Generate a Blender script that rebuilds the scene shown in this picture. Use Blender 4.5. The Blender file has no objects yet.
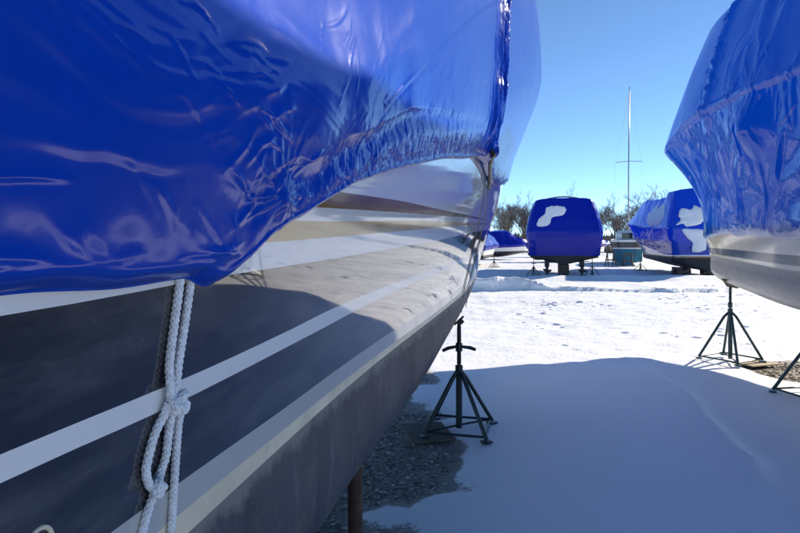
import bpy, bmesh, math, random
import numpy as np
from mathutils import Vector, Matrix

# ------------------------------------------------------------------ shapes of the two big boats
# boat coordinates: u = metres aft of the stem at the waterline, b = half breadth, z = height
ZW = 1.10                                     # paint line (top of the bottom paint) above the snow

def ip(x, tab):
    """smooth monotone interpolation through a table of (x, value)"""
    xs = np.array([p[0] for p in tab], float); ys = np.array([p[1] for p in tab], float)
    x = np.asarray(x, float)
    h = np.diff(xs); d = np.diff(ys) / h
    m = np.zeros_like(ys); m[0] = d[0]; m[-1] = d[-1]
    for i in range(1, len(xs) - 1):
        if d[i-1] * d[i] > 0:
            w1 = 2*h[i] + h[i-1]; w2 = h[i] + 2*h[i-1]
            m[i] = (w1 + w2) / (w1 / d[i-1] + w2 / d[i])
    xc = np.clip(x, xs[0], xs[-1])
    k = np.clip(np.searchsorted(xs, xc) - 1, 0, len(h) - 1)
    t = (xc - xs[k]) / h[k]
    return ((2*t**3 - 3*t**2 + 1) * ys[k] + (t**3 - 2*t**2 + t) * h[k] * m[k]
            + (-2*t**3 + 3*t**2) * ys[k+1] + (t**3 - t**2) * h[k] * m[k+1])

HULL_LEN = 12.0
B_WL = [(0, 0), (.30, .075), (.887, .207), (2.078, .462), (3.39, .685), (4.797, .913), (5.65, 1.045),
        (6.714, 1.267), (7.6, 1.456), (8.62, 1.617), (10, 1.75), (12, 1.80)]
B_DK = [(0, 0), (.15, .09), (.4, .19), (.9, .36), (1.5, .53), (2.5, .74), (3.5, .90), (5, 1.06), (6.5, 1.19),
        (7.6, 1.37), (8.5, 1.53), (9.5, 1.66), (11, 1.78), (13.2, 1.82)]
def faired(tab, odd=True, win=.9):
    """the same table as a fair (curvature-continuous) line"""
    st = .05; x = np.arange(0, tab[-1][0] + 1e-6, st); y = ip(x, tab); n = int(round(win/st))//2
    for _ in range(3):
        lo = -y[1:n+1][::-1] if odd else 2*y[0]-y[1:n+1][::-1]
        hi = 2*y[-1] - y[-n-1:-1][::-1]
        y = np.convolve(np.concatenate([lo, y, hi]), np.ones(2*n+1)/(2*n+1), 'valid')
    return list(zip(x.tolist(), y.tolist()))
B_WL = faired(B_WL); B_DK = faired(B_DK, win=.6)
CHINE = [(0, .01), (1.2, .04), (2.5, .11), (3.6, .20), (4.7, .29), (6, .31), (12, .32)]
KEEL = [(0, .012), (.4, .13), (1.2, .34), (2.5, .56), (4, .68), (7, .75), (12, .72)]

RAKE = [(.3, 0), (1.1, 0), (1.31, .16), (1.72, .55), (1.94, .72), (2.4, .90), (3.5, 1.2)]
def rake(z):                                   # how far the stem leans forward of u = 0 at height z
    return ip(z, RAKE)

def half_breadth(u, z, zd=2.42):
    u = np.asarray(u, float); z = np.asarray(z, float)
    w = np.clip((z - ZW) / (zd - ZW), 0, 1.2) ** 1.35
    s = u + rake(z)
    return (1 - w) * ip(s, B_WL) + w * ip(s, B_DK)

# ------------------------------------------------------------------ helpers
random.seed(7); RNG = np.random.default_rng(11)
SC = bpy.context.scene; COL = SC.collection
PI = math.pi

def tag(o, label=None, cat=None, group=None, kind=None):
    if label: o['label'] = label
    if cat: o['category'] = cat
    if group: o['group'] = group
    if kind: o['kind'] = kind
    return o

def empty(name, loc=(0, 0, 0), rz=0.0):
    o = bpy.data.objects.new(name, None); COL.objects.link(o)
    o.location = loc; o.rotation_euler = (0, 0, rz); o.empty_display_size = .2
    return o

def copy_tree(o, parent=None):
    c = o.copy(); COL.objects.link(c); c.parent = parent
    for ch in list(o.children): copy_tree(ch, c)
    return c

class MB:
    """collects geometry and links it as ONE mesh object"""
    def __init__(s): s.v = []; s.f = []; s.m = []; s.uv = None
    def add(s, vs, fs, mi=0):
        n = len(s.v); s.v.extend([tuple(map(float, p)) for p in vs])
        for f in fs: s.f.append(tuple(i + n for i in f)); s.m.append(mi)
    def box(s, c, d, mi=0, rz=0.0, rot=None, bev=0.0):
        hx, hy, hz = d[0]/2, d[1]/2, d[2]/2
        R = rot if rot is not None else Matrix.Rotation(rz, 3, 'Z')
        if bev > 0:
            b = min(bev, hx*.9, hy*.9, hz*.9); vs = []; 
            for z, k in ((-hz, 1), (-hz+b, 0), (hz-b, 0), (hz, 1)):
                x, y = hx - (b if k else 0), hy - (b if k else 0)
                cx = b*.6
                for (px, py) in ((x-cx, -y), (x, -y+cx), (x, y-cx), (x-cx, y), (-x+cx, y), (-x, y-cx), (-x, -y+cx), (-x+cx, -y)):
                    vs.append(R @ Vector((px, py, z)) + Vector(c))
            fs = [tuple(range(7, -1, -1)), tuple(range(24, 32))]
            for r in range(3):
                for i in range(8):
                    j = (i+1) % 8; fs.append((r*8+i, r*8+j, r*8+8+j, r*8+8+i))
            s.add(vs, fs, mi); return
        vs = [R @ Vector((x, y, z)) + Vector(c) for z in (-hz, hz) for (x, y) in ((-hx, -hy), (hx, -hy), (hx, hy), (-hx, hy))]
        s.add(vs, [(3, 2, 1, 0), (4, 5, 6, 7), (0, 1, 5, 4), (1, 2, 6, 5), (2, 3, 7, 6), (3, 0, 4, 7)], mi)
    def tube(s, pts, r, n=8, mi=0, cap=True):
        pts = [Vector(p) for p in pts]; k = len(pts)
        rs = r if hasattr(r, '__len__') else [r]*k
        up = None; rings = []
        for i, p in enumerate(pts):
            t = (pts[min(i+1, k-1)] - pts[max(i-1, 0)])
            t = t.normalized() if t.length > 1e-9 else Vector((0, 0, 1))
            if up is None:
                up = Vector((0, 0, 1)) if abs(t.z) < .9 else Vector((1, 0, 0))
            a = up - t * up.dot(t)
            if a.length < 1e-6: a = t.orthogonal()
            a.normalize(); b = t.cross(a); up = a
            rings.append([p + (a*math.cos(2*PI*j/n) + b*math.sin(2*PI*j/n))*rs[i] for j in range(n)])
        vs = [q for rg in rings for q in rg]; fs = []
        for i in range(k-1):
            for j in range(n):
                jj = (j+1) % n; fs.append((i*n+j, i*n+jj, (i+1)*n+jj, (i+1)*n+j))
        if cap: fs.append(tuple(range(n-1, -1, -1))); fs.append(tuple((k-1)*n + j for j in range(n)))
        s.add(vs, fs, mi)
    def build(s, name, mats, parent=None, smooth=False, auto=None):
        me = bpy.data.meshes.new(name); me.from_pydata(s.v, [], s.f)
        mats = mats if isinstance(mats, (list, tuple)) else [mats]
        for m in mats: me.materials.append(m)
        if any(s.m): me.polygons.foreach_set('material_index', s.m)
        if smooth: me.polygons.foreach_set('use_smooth', [True]*len(s.f))
        me.update()
        if auto is not None:
            me.polygons.foreach_set('use_smooth', [True]*len(s.f)); me.set_sharp_from_angle(angle=math.radians(auto))
        o = bpy.data.objects.new(name, me); COL.objects.link(o)
        if parent: o.parent = parent
        return o

def grid_mesh(name, P, mats, parent=None, mi=None, uv=None, close=False, flip=False, attr=None):
    """P: array (rows, cols, 3) -> a smooth quad sheet"""
    R, C = P.shape[:2]
    idx = np.arange(R*C).reshape(R, C)
    q = np.stack([idx[:-1, :-1], idx[:-1, 1:], idx[1:, 1:], idx[1:, :-1]], -1).reshape(-1, 4)
    if flip: q = q[:, ::-1]
    me = bpy.data.meshes.new(name)
    me.vertices.add(R*C); me.vertices.foreach_set('co', P.reshape(-1).astype(np.float32))
    n = len(q); me.loops.add(n*4); me.polygons.add(n)
    me.loops.foreach_set('vertex_index', q.reshape(-1).astype(np.int32))
    me.polygons.foreach_set('loop_start', np.arange(0, n*4, 4, dtype=np.int32))
    me.polygons.foreach_set('loop_total', np.full(n, 4, dtype=np.int32))
    me.polygons.foreach_set('use_smooth', np.ones(n, dtype=bool))
    for m in (mats if isinstance(mats, (list, tuple)) else [mats]): me.materials.append(m)
    if mi is not None: me.polygons.foreach_set('material_index', mi.reshape(-1).astype(np.int32))
    if uv is not None:
        l = me.uv_layers.new(name='UVMap'); l.data.foreach_set('uv', uv.reshape(-1, 2)[q.reshape(-1)].reshape(-1).astype(np.float32))
    for k, a in (attr or {}).items():
        t = me.attributes.new(k, 'FLOAT', 'POINT'); t.data.foreach_set('value', a.reshape(-1).astype(np.float32))
    me.update(); me.validate()
    o = bpy.data.objects.new(name, me); COL.objects.link(o)
    if parent: o.parent = parent
    return o

# numpy gradient noise
_perm = RNG.permutation(512)
_gr = RNG.normal(size=(512, 3)); _gr /= np.linalg.norm(_gr, axis=1)[:, None]
def pn(x, y, z=0.0):
    x, y, z = np.broadcast_arrays(np.asarray(x, float), np.asarray(y, float), np.asarray(z, float))
    xi, yi, zi = np.floor(x).astype(int), np.floor(y).astype(int), np.floor(z).astype(int)
    fx, fy, fz = x-xi, y-yi, z-zi
    s = lambda t: t*t*t*(t*(t*6-15)+10)
    u, v, w = s(fx), s(fy), s(fz); out = 0
    for dx in (0, 1):
        for dy in (0, 1):
            for dz in (0, 1):
                g = _gr[_perm[(_perm[(_perm[(xi+dx) % 512] + yi + dy) % 512] + zi + dz) % 512]]
                d = g[..., 0]*(fx-dx) + g[..., 1]*(fy-dy) + g[..., 2]*(fz-dz)
                out = out + d * (u if dx else 1-u) * (v if dy else 1-v) * (w if dz else 1-w)
    return out * 1.5
def fbm(x, y, z=0.0, o=4, g=.5):
    a, t, f = 1.0, 0, 1.0
    for i in range(o): t = t + a*pn(x*f+7*i, y*f+3*i, np.asarray(z)*f); a *= g; f *= 2.03
    return t
def ridged(x, y, z=0.0, o=3, g=.55):
    a, t, f = 1.0, 0, 1.0
    for i in range(o): t = t + a*(1-np.abs(pn(x*f+11*i, y*f+5*i, np.asarray(z)*f))*2.2); a *= g; f *= 2.1
    return t
def sstep(a, b, x):
    t = np.clip((np.asarray(x, float)-a)/(b-a), 0, 1); return t*t*(3-2*t)
def gauss(x, c, w): return np.exp(-((x-c)/w)**2)

# ------------------------------------------------------------------ materials
class NT:
    def __init__(s, name):
        s.m = bpy.data.materials.new(name); s.m.use_nodes = True
        s.t = s.m.node_tree; s.t.nodes.clear()
        s.out = s.n('ShaderNodeOutputMaterial')
    def n(s, ty, **kw):
        o = s.t.nodes.new(ty)
        for k, v in kw.items():
            if k.startswith('_'): setattr(o, k[1:], v)
            else: o.inputs[k.replace('__', ' ')].default_value = v
        return o
    def l(s, a, b): s.t.links.new(a, b)
    def noise(s, vec, scale, detail=4, rough=.55, dist=0.0):
        o = s.n('ShaderNodeTexNoise', Scale=scale, Detail=detail, Roughness=rough, Distortion=dist)
        if vec is not None: s.l(vec, o.inputs['Vector'])
        return o.outputs['Fac']
    def ramp(s, fac, stops):
        r = s.n('ShaderNodeValToRGB'); e = r.color_ramp.elements
        while len(e) < len(stops): e.new(.5)
        for el, (p, c) in zip(e, stops):
            el.position = p; el.color = (c, c, c, 1) if not hasattr(c, '__len__') else (*c, 1)
        s.l(fac, r.inputs['Fac']); return r.outputs['Color']
    def math(s, op, a, b=None, c=None, clamp=False):
        o = s.n('ShaderNodeMath', _operation=op, _use_clamp=clamp)
        for i, v in enumerate((a, b, c)):
            if v is None: continue
            if hasattr(v, 'links') or hasattr(v, 'is_linked'): s.l(v, o.inputs[i])
            else: o.inputs[i].default_value = v
        return o.outputs[0]
    def mix(s, f, a, b, ty='MIX'):
        o = s.n('ShaderNodeMix', _data_type='RGBA', _blend_type=ty)
        for k, v in ((0, f), (6, a), (7, b)):
            if hasattr(v, 'is_linked'): s.l(v, o.inputs[k])
            else: o.inputs[k].default_value = v if k == 0 else (*v, 1)
        return o.outputs[2]
    def obj(s, sc=None, rot=None):
        t = s.n('ShaderNodeTexCoord'); v = t.outputs['Object']
        return s.map(v, sc, rot) if sc is not None else v
    def map(s, v, sc=(1, 1, 1), rot=(0, 0, 0)):
        mp = s.n('ShaderNodeMapping'); mp.inputs['Scale'].default_value = sc
        if rot: mp.inputs['Rotation'].default_value = rot
        s.l(v, mp.inputs['Vector']); return mp.outputs['Vector']
    def bump(s, h, dist, strength=1.0, nrm=None):
        b = s.n('ShaderNodeBump', Strength=strength, Distance=dist); s.l(h, b.inputs['Height'])
        if nrm is not None: s.l(nrm, b.inputs['Normal'])
        return b.outputs['Normal']
    def bsdf(s, col, rough=.5, normal=None, metal=0.0, **kw):
        p = s.n('ShaderNodeBsdfPrincipled', Metallic=metal)
        for k, v in (('Base Color', col), ('Roughness', rough), ('Normal', normal)):
            if v is None: continue
            if hasattr(v, 'is_linked'): s.l(v, p.inputs[k])
            else: p.inputs[k].default_value = (*v, 1) if hasattr(v, '__len__') else v
        for k, v in kw.items(): p.inputs[k.replace('__', ' ')].default_value = v
        return p.outputs[0]
    def done(s, sh): s.l(sh, s.out.inputs['Surface']); return s.m

def simple(name, col, rough=.5, metal=0.0, var=.25, scale=9.0, bump=0.0, bscale=60.0, **kw):
    t = NT(name); v = t.obj()
    n = t.ramp(t.noise(v, scale, 5, .6), [(.3, 1-var), (.7, 1+var*.6)])
    c = t.mix(1.0, col, n, 'MULTIPLY')
    nm = t.bump(t.noise(v, bscale, 4), bump) if bump else None
    r = t.math('ADD', t.math('MULTIPLY', t.noise(v, scale*2.3, 4), .25), rough-.12)
    return t.done(t.bsdf(c, r, nm, metal, **kw))

def gelcoat(name, col, rough=.03, dirt=.12, wob=.00010, coat=.15):
    """polished glass fibre: mirror-like clear surface with a little waviness, dust and fine streaks"""
    t = NT(name); v = t.obj()
    d = t.noise(t.map(v, (1.2, 1.2, 5)), 3.0, 6, .65)
    c = t.mix(t.ramp(d, [(.45, 0), (.75, dirt)]), col, (.34, .33, .31))
    nm = t.bump(t.noise(v, 2.2, 2, .5), wob * 12, .6)
    r = t.math('ADD', t.ramp(d, [(.4, 0), (.8, .10)]), rough)
    return t.done(t.bsdf(c, r, nm, IOR=1.52, Coat__Weight=coat, Coat__Roughness=.015, Coat__IOR=1.5))

def film(name, col, thr, rough=.17, fine=1.0, trans=.22, ior=1.5, coat=.45):
    """heat-shrunk blue plastic film: glossy, slightly see-through to light, crinkled"""
    t = NT(name); v = t.obj()
    uvn = t.n('ShaderNodeAttribute', _attribute_name='crinkle'); cr = uvn.outputs['Fac']
    # long soft tension wrinkles and small sharp crumples
    w = t.noise(v, 3.0, 3, .5, .6)
    vo = t.n('ShaderNodeTexVoronoi', _feature='SMOOTH_F1', Scale=15.0, Randomness=1.0, Smoothness=.12)
    dv = t.n('ShaderNodeVectorMath', _operation='ADD'); t.l(t.map(v, (1, 1, .55)), dv.inputs[0])
    nz = t.n('ShaderNodeTexNoise', Scale=7.0, Detail=3.0); t.l(v, nz.inputs['Vector'])
    sc = t.n('ShaderNodeVectorMath', _operation='SCALE', Scale=.22); t.l(nz.outputs['Color'], sc.inputs[0])
    t.l(sc.outputs[0], dv.inputs[1]); t.l(dv.outputs[0], vo.inputs['Vector'])
    rg = t.math('ABSOLUTE', t.math('SUBTRACT', t.noise(t.map(v, (1, 1, .8)), 13.0, 3, .5, 1.4), .5))
    crump = t.math('ADD', t.math('MULTIPLY', vo.outputs['Distance'], .9), t.math('MULTIPLY', rg, -1.3))
    h = t.math('ADD', t.math('MULTIPLY', crump, t.math('MULTIPLY', cr, .012*fine)), t.math('MULTIPLY', w, .0016))
    nm = t.bump(h, 1.0, 1.0)
    g = t.noise(v, 9.0, 5, .6)
    c = t.mix(t.ramp(g, [(.35, 0), (.75, .35)]), col, tuple(x*.7+.01 for x in col))
    r = t.math('ADD', t.math('MULTIPLY', t.noise(v, 5, 4), .12), rough-.06)
    a = t.bsdf(c, r, nm, IOR=ior, Coat__Weight=coat, Coat__Roughness=.05, Coat__IOR=1.45)
    b = t.n('ShaderNodeBsdfTranslucent'); b.inputs['Color'].default_value = (*thr, 1); t.l(nm, b.inputs['Normal'])
    mx = t.n('ShaderNodeMixShader', Fac=trans); t.l(a, mx.inputs[1]); t.l(b.outputs[0], mx.inputs[2])
    return t.done(mx.outputs[0])

M = {}
M['film'] = film('blue_shrink_film', (.001, .052, .46), (.006, .16, .8), .185, 1.0, .12, 1.34, .16)
M['film_bright'] = film('bright_blue_shrink_film', (.005, .165, .52), (.02, .32, .95), .09, 1.1, .34, 1.45, .25)
M['film_mid'] = film('mid_blue_shrink_film', (.005, .075, .55), (.02, .2, .95), .13, 1.0, .4)
M['film_far'] = film('far_blue_shrink_film', (.001, .016, .38), (.01, .06, .7), .20, 1.0, .15, 1.34, .12)
M['white'] = gelcoat('white_gelcoat', (.82, .80, .765))
M['navy'] = gelcoat('navy_gelcoat', (.014, .014, .019), .03, .22, coat=.6)
M['bronze'] = gelcoat('bronze_stripe_gelcoat', (.22, .12, .045), .06, .05, coat=.05)
M['tan'] = gelcoat('tan_stripe_gelcoat', (.60, .42, .20), .06, .05, coat=.05)
M['grey_stripe'] = gelcoat('grey_boot_stripe', (.50, .49, .455), .08, .10)
M['cream'] = simple('stained_cream_paint', (.80, .70, .49), .38, 0, .22, 7)
M['beige'] = gelcoat('cream_gelcoat', (.95, .82, .57), .07, .06, coat=.1)
M['black_stripe'] = gelcoat('black_rub_stripe', (.045, .045, .05), .12, .2)
M['grey_hull'] = gelcoat('grey_gelcoat', (.29, .26, .21), .25, .2, coat=0)

def antifoul():
    t = NT('worn_bottom_paint'); v = t.obj()
    st = t.noise(t.map(v, (1.5, 1.5, .8), (0, .9, 0)), 2.2, 8, .68, .6)
    sc = t.noise(t.map(v, (9, 9, 1.4), (.25, .5, 0)), 2.0, 7, .7)
    fine = t.noise(v, 90, 4, .6)
    c = t.mix(t.ramp(st, [(.35, 0), (.72, .8)]), (.030, .036, .052), (.10, .105, .115))
    c = t.mix(t.ramp(sc, [(.56, 0), (.70, .32)]), c, (.27, .28, .28))
    c = t.mix(t.ramp(t.noise(v, 5, 6, .7), [(.56, 0), (.70, .5)]), c, (.15, .14, .09))
    # scum line below the paint line
    sx = t.n('ShaderNodeSeparateXYZ'); t.l(v, sx.inputs[0])
    zz = t.math('ADD', sx.outputs['Z'], t.math('MULTIPLY', t.noise(v, 12, 5, .7), .14))
    c = t.mix(t.ramp(t.math('MULTIPLY', t.math('SUBTRACT', zz, 1.0), 4), [(.5, 0), (.62, .75)]), c, (.24, .235, .20))
    nm = t.bump(t.math('ADD', fine, sc), .002)
    return t.done(t.bsdf(c, .62, nm))
M['antifoul'] = antifoul()
M['antifoul_black'] = simple('black_bottom_paint', (.022, .022, .024), .6, 0, .5, 3, .004)
M['antifoul_teal'] = simple('teal_bottom_paint', (.02, .17, .23), .55, 0, .25, 2)
M['steel_dark'] = simple('dark_green_stand_paint', (.012, .030, .034), .42, 0, .5, 14, .001)
M['steel_teal'] = simple('teal_stand_paint', (.022, .058, .062), .4, 0, .5, 14, .001)
M['rust'] = simple('rusty_steel', (.085, .042, .026), .75, 0, .6, 16, .003)
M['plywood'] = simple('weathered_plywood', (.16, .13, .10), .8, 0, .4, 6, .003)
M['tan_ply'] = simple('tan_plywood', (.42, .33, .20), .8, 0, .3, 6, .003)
M['rope'] = simple('white_braided_polyester', (.84, .85, .86), .55, 0, .18, 120, .0006, 900)
M['black_rubber'] = simple('black_rubber', (.012, .012, .014), .4)
M['cord_grey'] = simple('grey_cord', (.42, .42, .44), .5)
M['metal'] = simple('anodised_aluminium', (.30, .30, .31), .35, .8, .15)
M['wood_block'] = simple('timber_block', (.12, .085, .06), .8, 0, .4, 8, .004)
M['window'] = gelcoat('smoked_cabin_glass', (.015, .018, .022), .04, .05)
M['snow_glint_patch'] = simple('snow_and_glint_on_wrap', (.80, .83, .88), .5, 0, .10, 5, .01, 9)
M['bark'] = simple('grey_brown_bark', (.13, .105, .085), .9, 0, .35, 3)
M['twig'] = simple('bare_twigs', (.18, .158, .142), .9, 0, .3, .6)
M['brush'] = simple('brown_brush', (.17, .14, .115), .9, 0, .45, .5)

# ------------------------------------------------------------------ light, sky, camera
SUN_AZ, SUN_EL = math.radians(57), math.radians(27.5)       # azimuth clockwise from +Y (the view direction)
SUN_V = Vector((math.sin(SUN_AZ)*math.cos(SUN_EL), math.cos(SUN_AZ)*math.cos(SUN_EL), math.sin(SUN_EL)))
w = bpy.data.worlds.new('World'); SC.world = w; w.use_nodes = True
nt = w.node_tree; nt.nodes.clear()
sky = nt.nodes.new('ShaderNodeTexSky'); sky.sky_type = 'NISHITA'; sky.sun_disc = False
sky.sun_elevation = SUN_EL; sky.sun_rotation = SUN_AZ; sky.altitude = 100; sky.air_density = .50; sky.dust_density = 0; sky.ozone_density = .9
bg = nt.nodes.new('ShaderNodeBackground'); bg.inputs['Strength'].default_value = .086
wo = nt.nodes.new('ShaderNodeOutputWorld')
tint = nt.nodes.new('ShaderNodeMix'); tint.data_type = 'RGBA'; tint.blend_type = 'MULTIPLY'; tint.inputs[0].default_value = 1
tint.inputs[7].default_value = (.76, .96, 1.08, 1)                    # the camera's cool white balance
nt.links.new(sky.outputs[0], tint.inputs[6]); nt.links.new(tint.outputs[2], bg.inputs[0]); nt.links.new(bg.outputs[0], wo.inputs[0])
sl = bpy.data.lights.new('sun', 'SUN'); sl.energy = 3.3; sl.angle = math.radians(.53); sl.color = (1, .91, .77)
so = bpy.data.objects.new('sun', sl); COL.objects.link(so)
so.rotation_euler = SUN_V.to_track_quat('Z', 'Y').to_euler(); so.location = SUN_V * 60
SC.view_settings.view_transform = 'Standard'; SC.view_settings.look = 'None'
SC.view_settings.exposure = 1.13; SC.view_settings.gamma = 1; SC.view_settings.use_curve_mapping = False
SC.render.engine = 'CYCLES'; SC.cycles.max_bounces = 9; SC.cycles.diffuse_bounces = 6; SC.cycles.glossy_bounces = 5
SC.cycles.sample_clamp_indirect = 6; SC.cycles.use_denoising = True

cd = bpy.data.cameras.new('camera'); cam = bpy.data.objects.new('camera', cd); COL.objects.link(cam)
cam.location = (0, 0, 1.55); cam.rotation_euler = (PI/2, 0, 0)
cd.sensor_width = 36; cd.lens = 26.0; cd.shift_y = -24.5/800; cd.clip_start = .02; cd.clip_end = 4000
SC.camera = cam

# ------------------------------------------------------------------ snow ground
def axis(*segs):
    out = [np.array([segs[0][0]])]
    for a, b, n, geo in segs:
        if geo:
            q = np.linspace(0, 1, n+1)[1:]; out.append(a + (b-a) * (np.power(geo, q) - 1) / (geo - 1))
        else: out.append(np.linspace(a, b, n+1)[1:])
    return np.concatenate(out)
gx = axis((-1500, -20, 34, 1/60), (-20, -2.5, 60, None), (-2.5, 9, 190, None), (9, 28, 110, None), (28, 1500, 40, 60))
gy = axis((-1200, -8, 24, 1/60), (-8, 2.2, 50, None), (2.2, 19, 290, None), (19, 36, 120, None), (36, 140, 70, None), (140, 2500, 30, 60))
X, Y = np.meshgrid(gx, gy)
def ground_z(X, Y):
    h = .05*fbm(X*.16, Y*.16, 0, 3) * sstep(5, 14, np.hypot(X, Y)) + .014*fbm(X*.6+4, Y*.6, 0, 3)
    h = h + .05*fbm(X*.02, Y*.02, 3.3, 2) * sstep(30, 90, Y)
    # trampled, crusted snow with small lumps beyond the smooth drift
    rough = sstep(5.5, 9.5, Y + .25*X + .8*pn(X*.4, Y*.4)) * (1 - sstep(40, 60, Y))
    h = h + rough*(.019*fbm(X*2.2, Y*2.6, 1.0, 4) + .05*np.clip(pn(X*3.3, Y*4.2, 8) - .42, 0, None) + .035*np.clip(pn(X*7.5, Y*8.5, 2) - .42, 0, None))
    # old wheel ruts crossing the open yard
    for y0, sl in ((11.2, .10), (12.7, .10), (15.2, -.05), (16.6, -.05)):
        q = Y - y0 - sl*X - .25*pn(X*.25, y0)
        h = h - rough*.045*np.exp(-(q/.17)**2)*(.6 + .6*pn(X*1.3, y0)) + rough*.02*np.exp(-((q+.3)/.12)**2)
    # rows of snow pushed aside by a plough
    yc = 18.4 + .5*pn(X*.22, 2.5) + .16*pn(X*1.1, 4.5)
    amp = .12 + .30*sstep(5.2, 3.7, X) + .05*pn(X*.5, 9) + .03*pn(X*2.1, 6)
    h = h + amp*sstep(yc - .16*amp - .02, yc, Y)*np.exp(-np.clip(Y-yc, 0, None)/2.2)*sstep(-20, -8, X)*(1-sstep(25, 40, X))
    h = h + (.20 + .08*pn(X*.5, 1.0))*gauss(Y, 23.3 + .4*pn(X*.3, 5), .9)*(1-sstep(30, 45, X))*sstep(2.5, 6.5, X)
    # wind-drifted dune between the boats
    h = h + .05*gauss(X, 2.2, 1.5)*gauss(Y, 5.0, 2.2)
    # low snow crest added to mark a streak of sunlight across the shade
    c = np.interp(Y, [3.2, 3.96, 4.4, 4.9, 5.4, 5.86, 6.4, 7.0, 7.6], [2.15, 2.40, 2.47, 2.58, 2.76, 2.84, 2.86, 3.0, 3.05]) + .02*pn(Y*5, 3)
    q = X - c; f = sstep(3.4, 4.0, Y)*sstep(7.3, 6.6, Y)
    h = h + f*(.06*np.exp(-np.clip(-q, 0, None)/.5)*(q < 0) + .06*np.exp(-np.clip(q, 0, None)/.06)*(q >= 0))
    return h
GZ = ground_z(X, Y)
edge = np.interp(Y, [-3, 2.2, 3.1, 3.5, 4.0, 5.0, 6.2, 6.9, 7.4], [-.30, .02, .08, .16, .26, .22, .30, .34, -.2])
m1 = sstep(.22, -.22, X - edge + .34*fbm(X*1.1, Y*1.1, 5, 3) + .22*pn(X*3.4, Y*3.4, 2)) * sstep(-3.6, -3.0, X) * (1-sstep(6.7, 7.5, Y - .2*X)) * sstep(-6, -4, Y)
d2 = np.hypot((X-5.3)/1.1, (Y-6.55)/1.05) + .45*fbm(X*.9, Y*.9, 9, 3)
m2 = sstep(1.12, .78, d2)
gravel = np.maximum(m1, m2)
GZ = GZ - .03*gravel
P = np.stack([X, Y, GZ], -1)

def snow_mat():
    t = NT('snow_and_gravel'); v = t.obj()
    at = t.n('ShaderNodeAttribute', _attribute_name='gravel').outputs['Fac']
    n1 = t.noise(v, 7, 6, .7)
    n2 = t.noise(v, 38, 4, .65)
    mask = t.math('ADD', at, t.math('MULTIPLY', t.math('SUBTRACT', t.math('ADD', t.math('MULTIPLY', n1, .6), t.math('MULTIPLY', n2, .4)), .5), 1.5))
    mask = t.ramp(mask, [(.44, 0), (.60, 1)])
    mask = t.math('MULTIPLY', mask, t.ramp(at, [(.02, 0), (.08, 1)]))
    # snow, with a little grit and old dirt in it
    sp = t.noise(t.map(v, (1, 1.6, 1)), 5.5, 8, .75)
    sn = t.mix(t.ramp(t.noise(v, .8, 4), [(.3, 0), (.7, 1)]), (.88, .88, .88), (.92, .92, .92))
    far = t.n('ShaderNodeAttribute', _attribute_name='trodden').outputs['Fac']
    sn = t.mix(t.math('MULTIPLY', t.ramp(sp, [(.565, 0), (.66, .6)]), far), sn, (.44, .43, .42))
    gcol = t.ramp(t.noise(v, 55, 3, .7), [(.3, (.17, .15, .128)), (.5, (.32, .29, .25)), (.72, (.5, .47, .42))])
    gcol = t.mix(t.n('ShaderNodeAttribute', _attribute_name='brown').outputs['Fac'], gcol, (.24, .185, .125))
    c = t.mix(mask, sn, gcol)
    hs = t.math('ADD', t.math('MULTIPLY', t.noise(v, 14, 6, .62), .012), t.math('MULTIPLY', t.noise(v, 90, 4, .6), .0016))
    hs = t.math('MULTIPLY', hs, t.math('ADD', t.math('MULTIPLY', far, 1.3), .6))
    hg = t.math('MULTIPLY', t.noise(v, 60, 4, .7), .02)
    mm = t.n('ShaderNodeMix', _data_type='FLOAT'); t.l(mask, mm.inputs[0]); t.l(hs, mm.inputs[2]); t.l(hg, mm.inputs[3])
    r = t.math('SUBTRACT', .62, t.math('MULTIPLY', n1, .1))
    return t.done(t.bsdf(c, r, t.bump(mm.outputs[0], 1.0), Specular__IOR__Level=.35))
trod = sstep(5.5, 9.5, Y + .25*X + .8*pn(X*.4, Y*.4))
g = grid_mesh('ground', P, snow_mat(), attr={'gravel': gravel, 'trodden': trod, 'brown': m2*.75})
g['kind'] = 'structure'

def gz(x, y): return float(ground_z(np.array(float(x)), np.array(float(y))))

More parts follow.
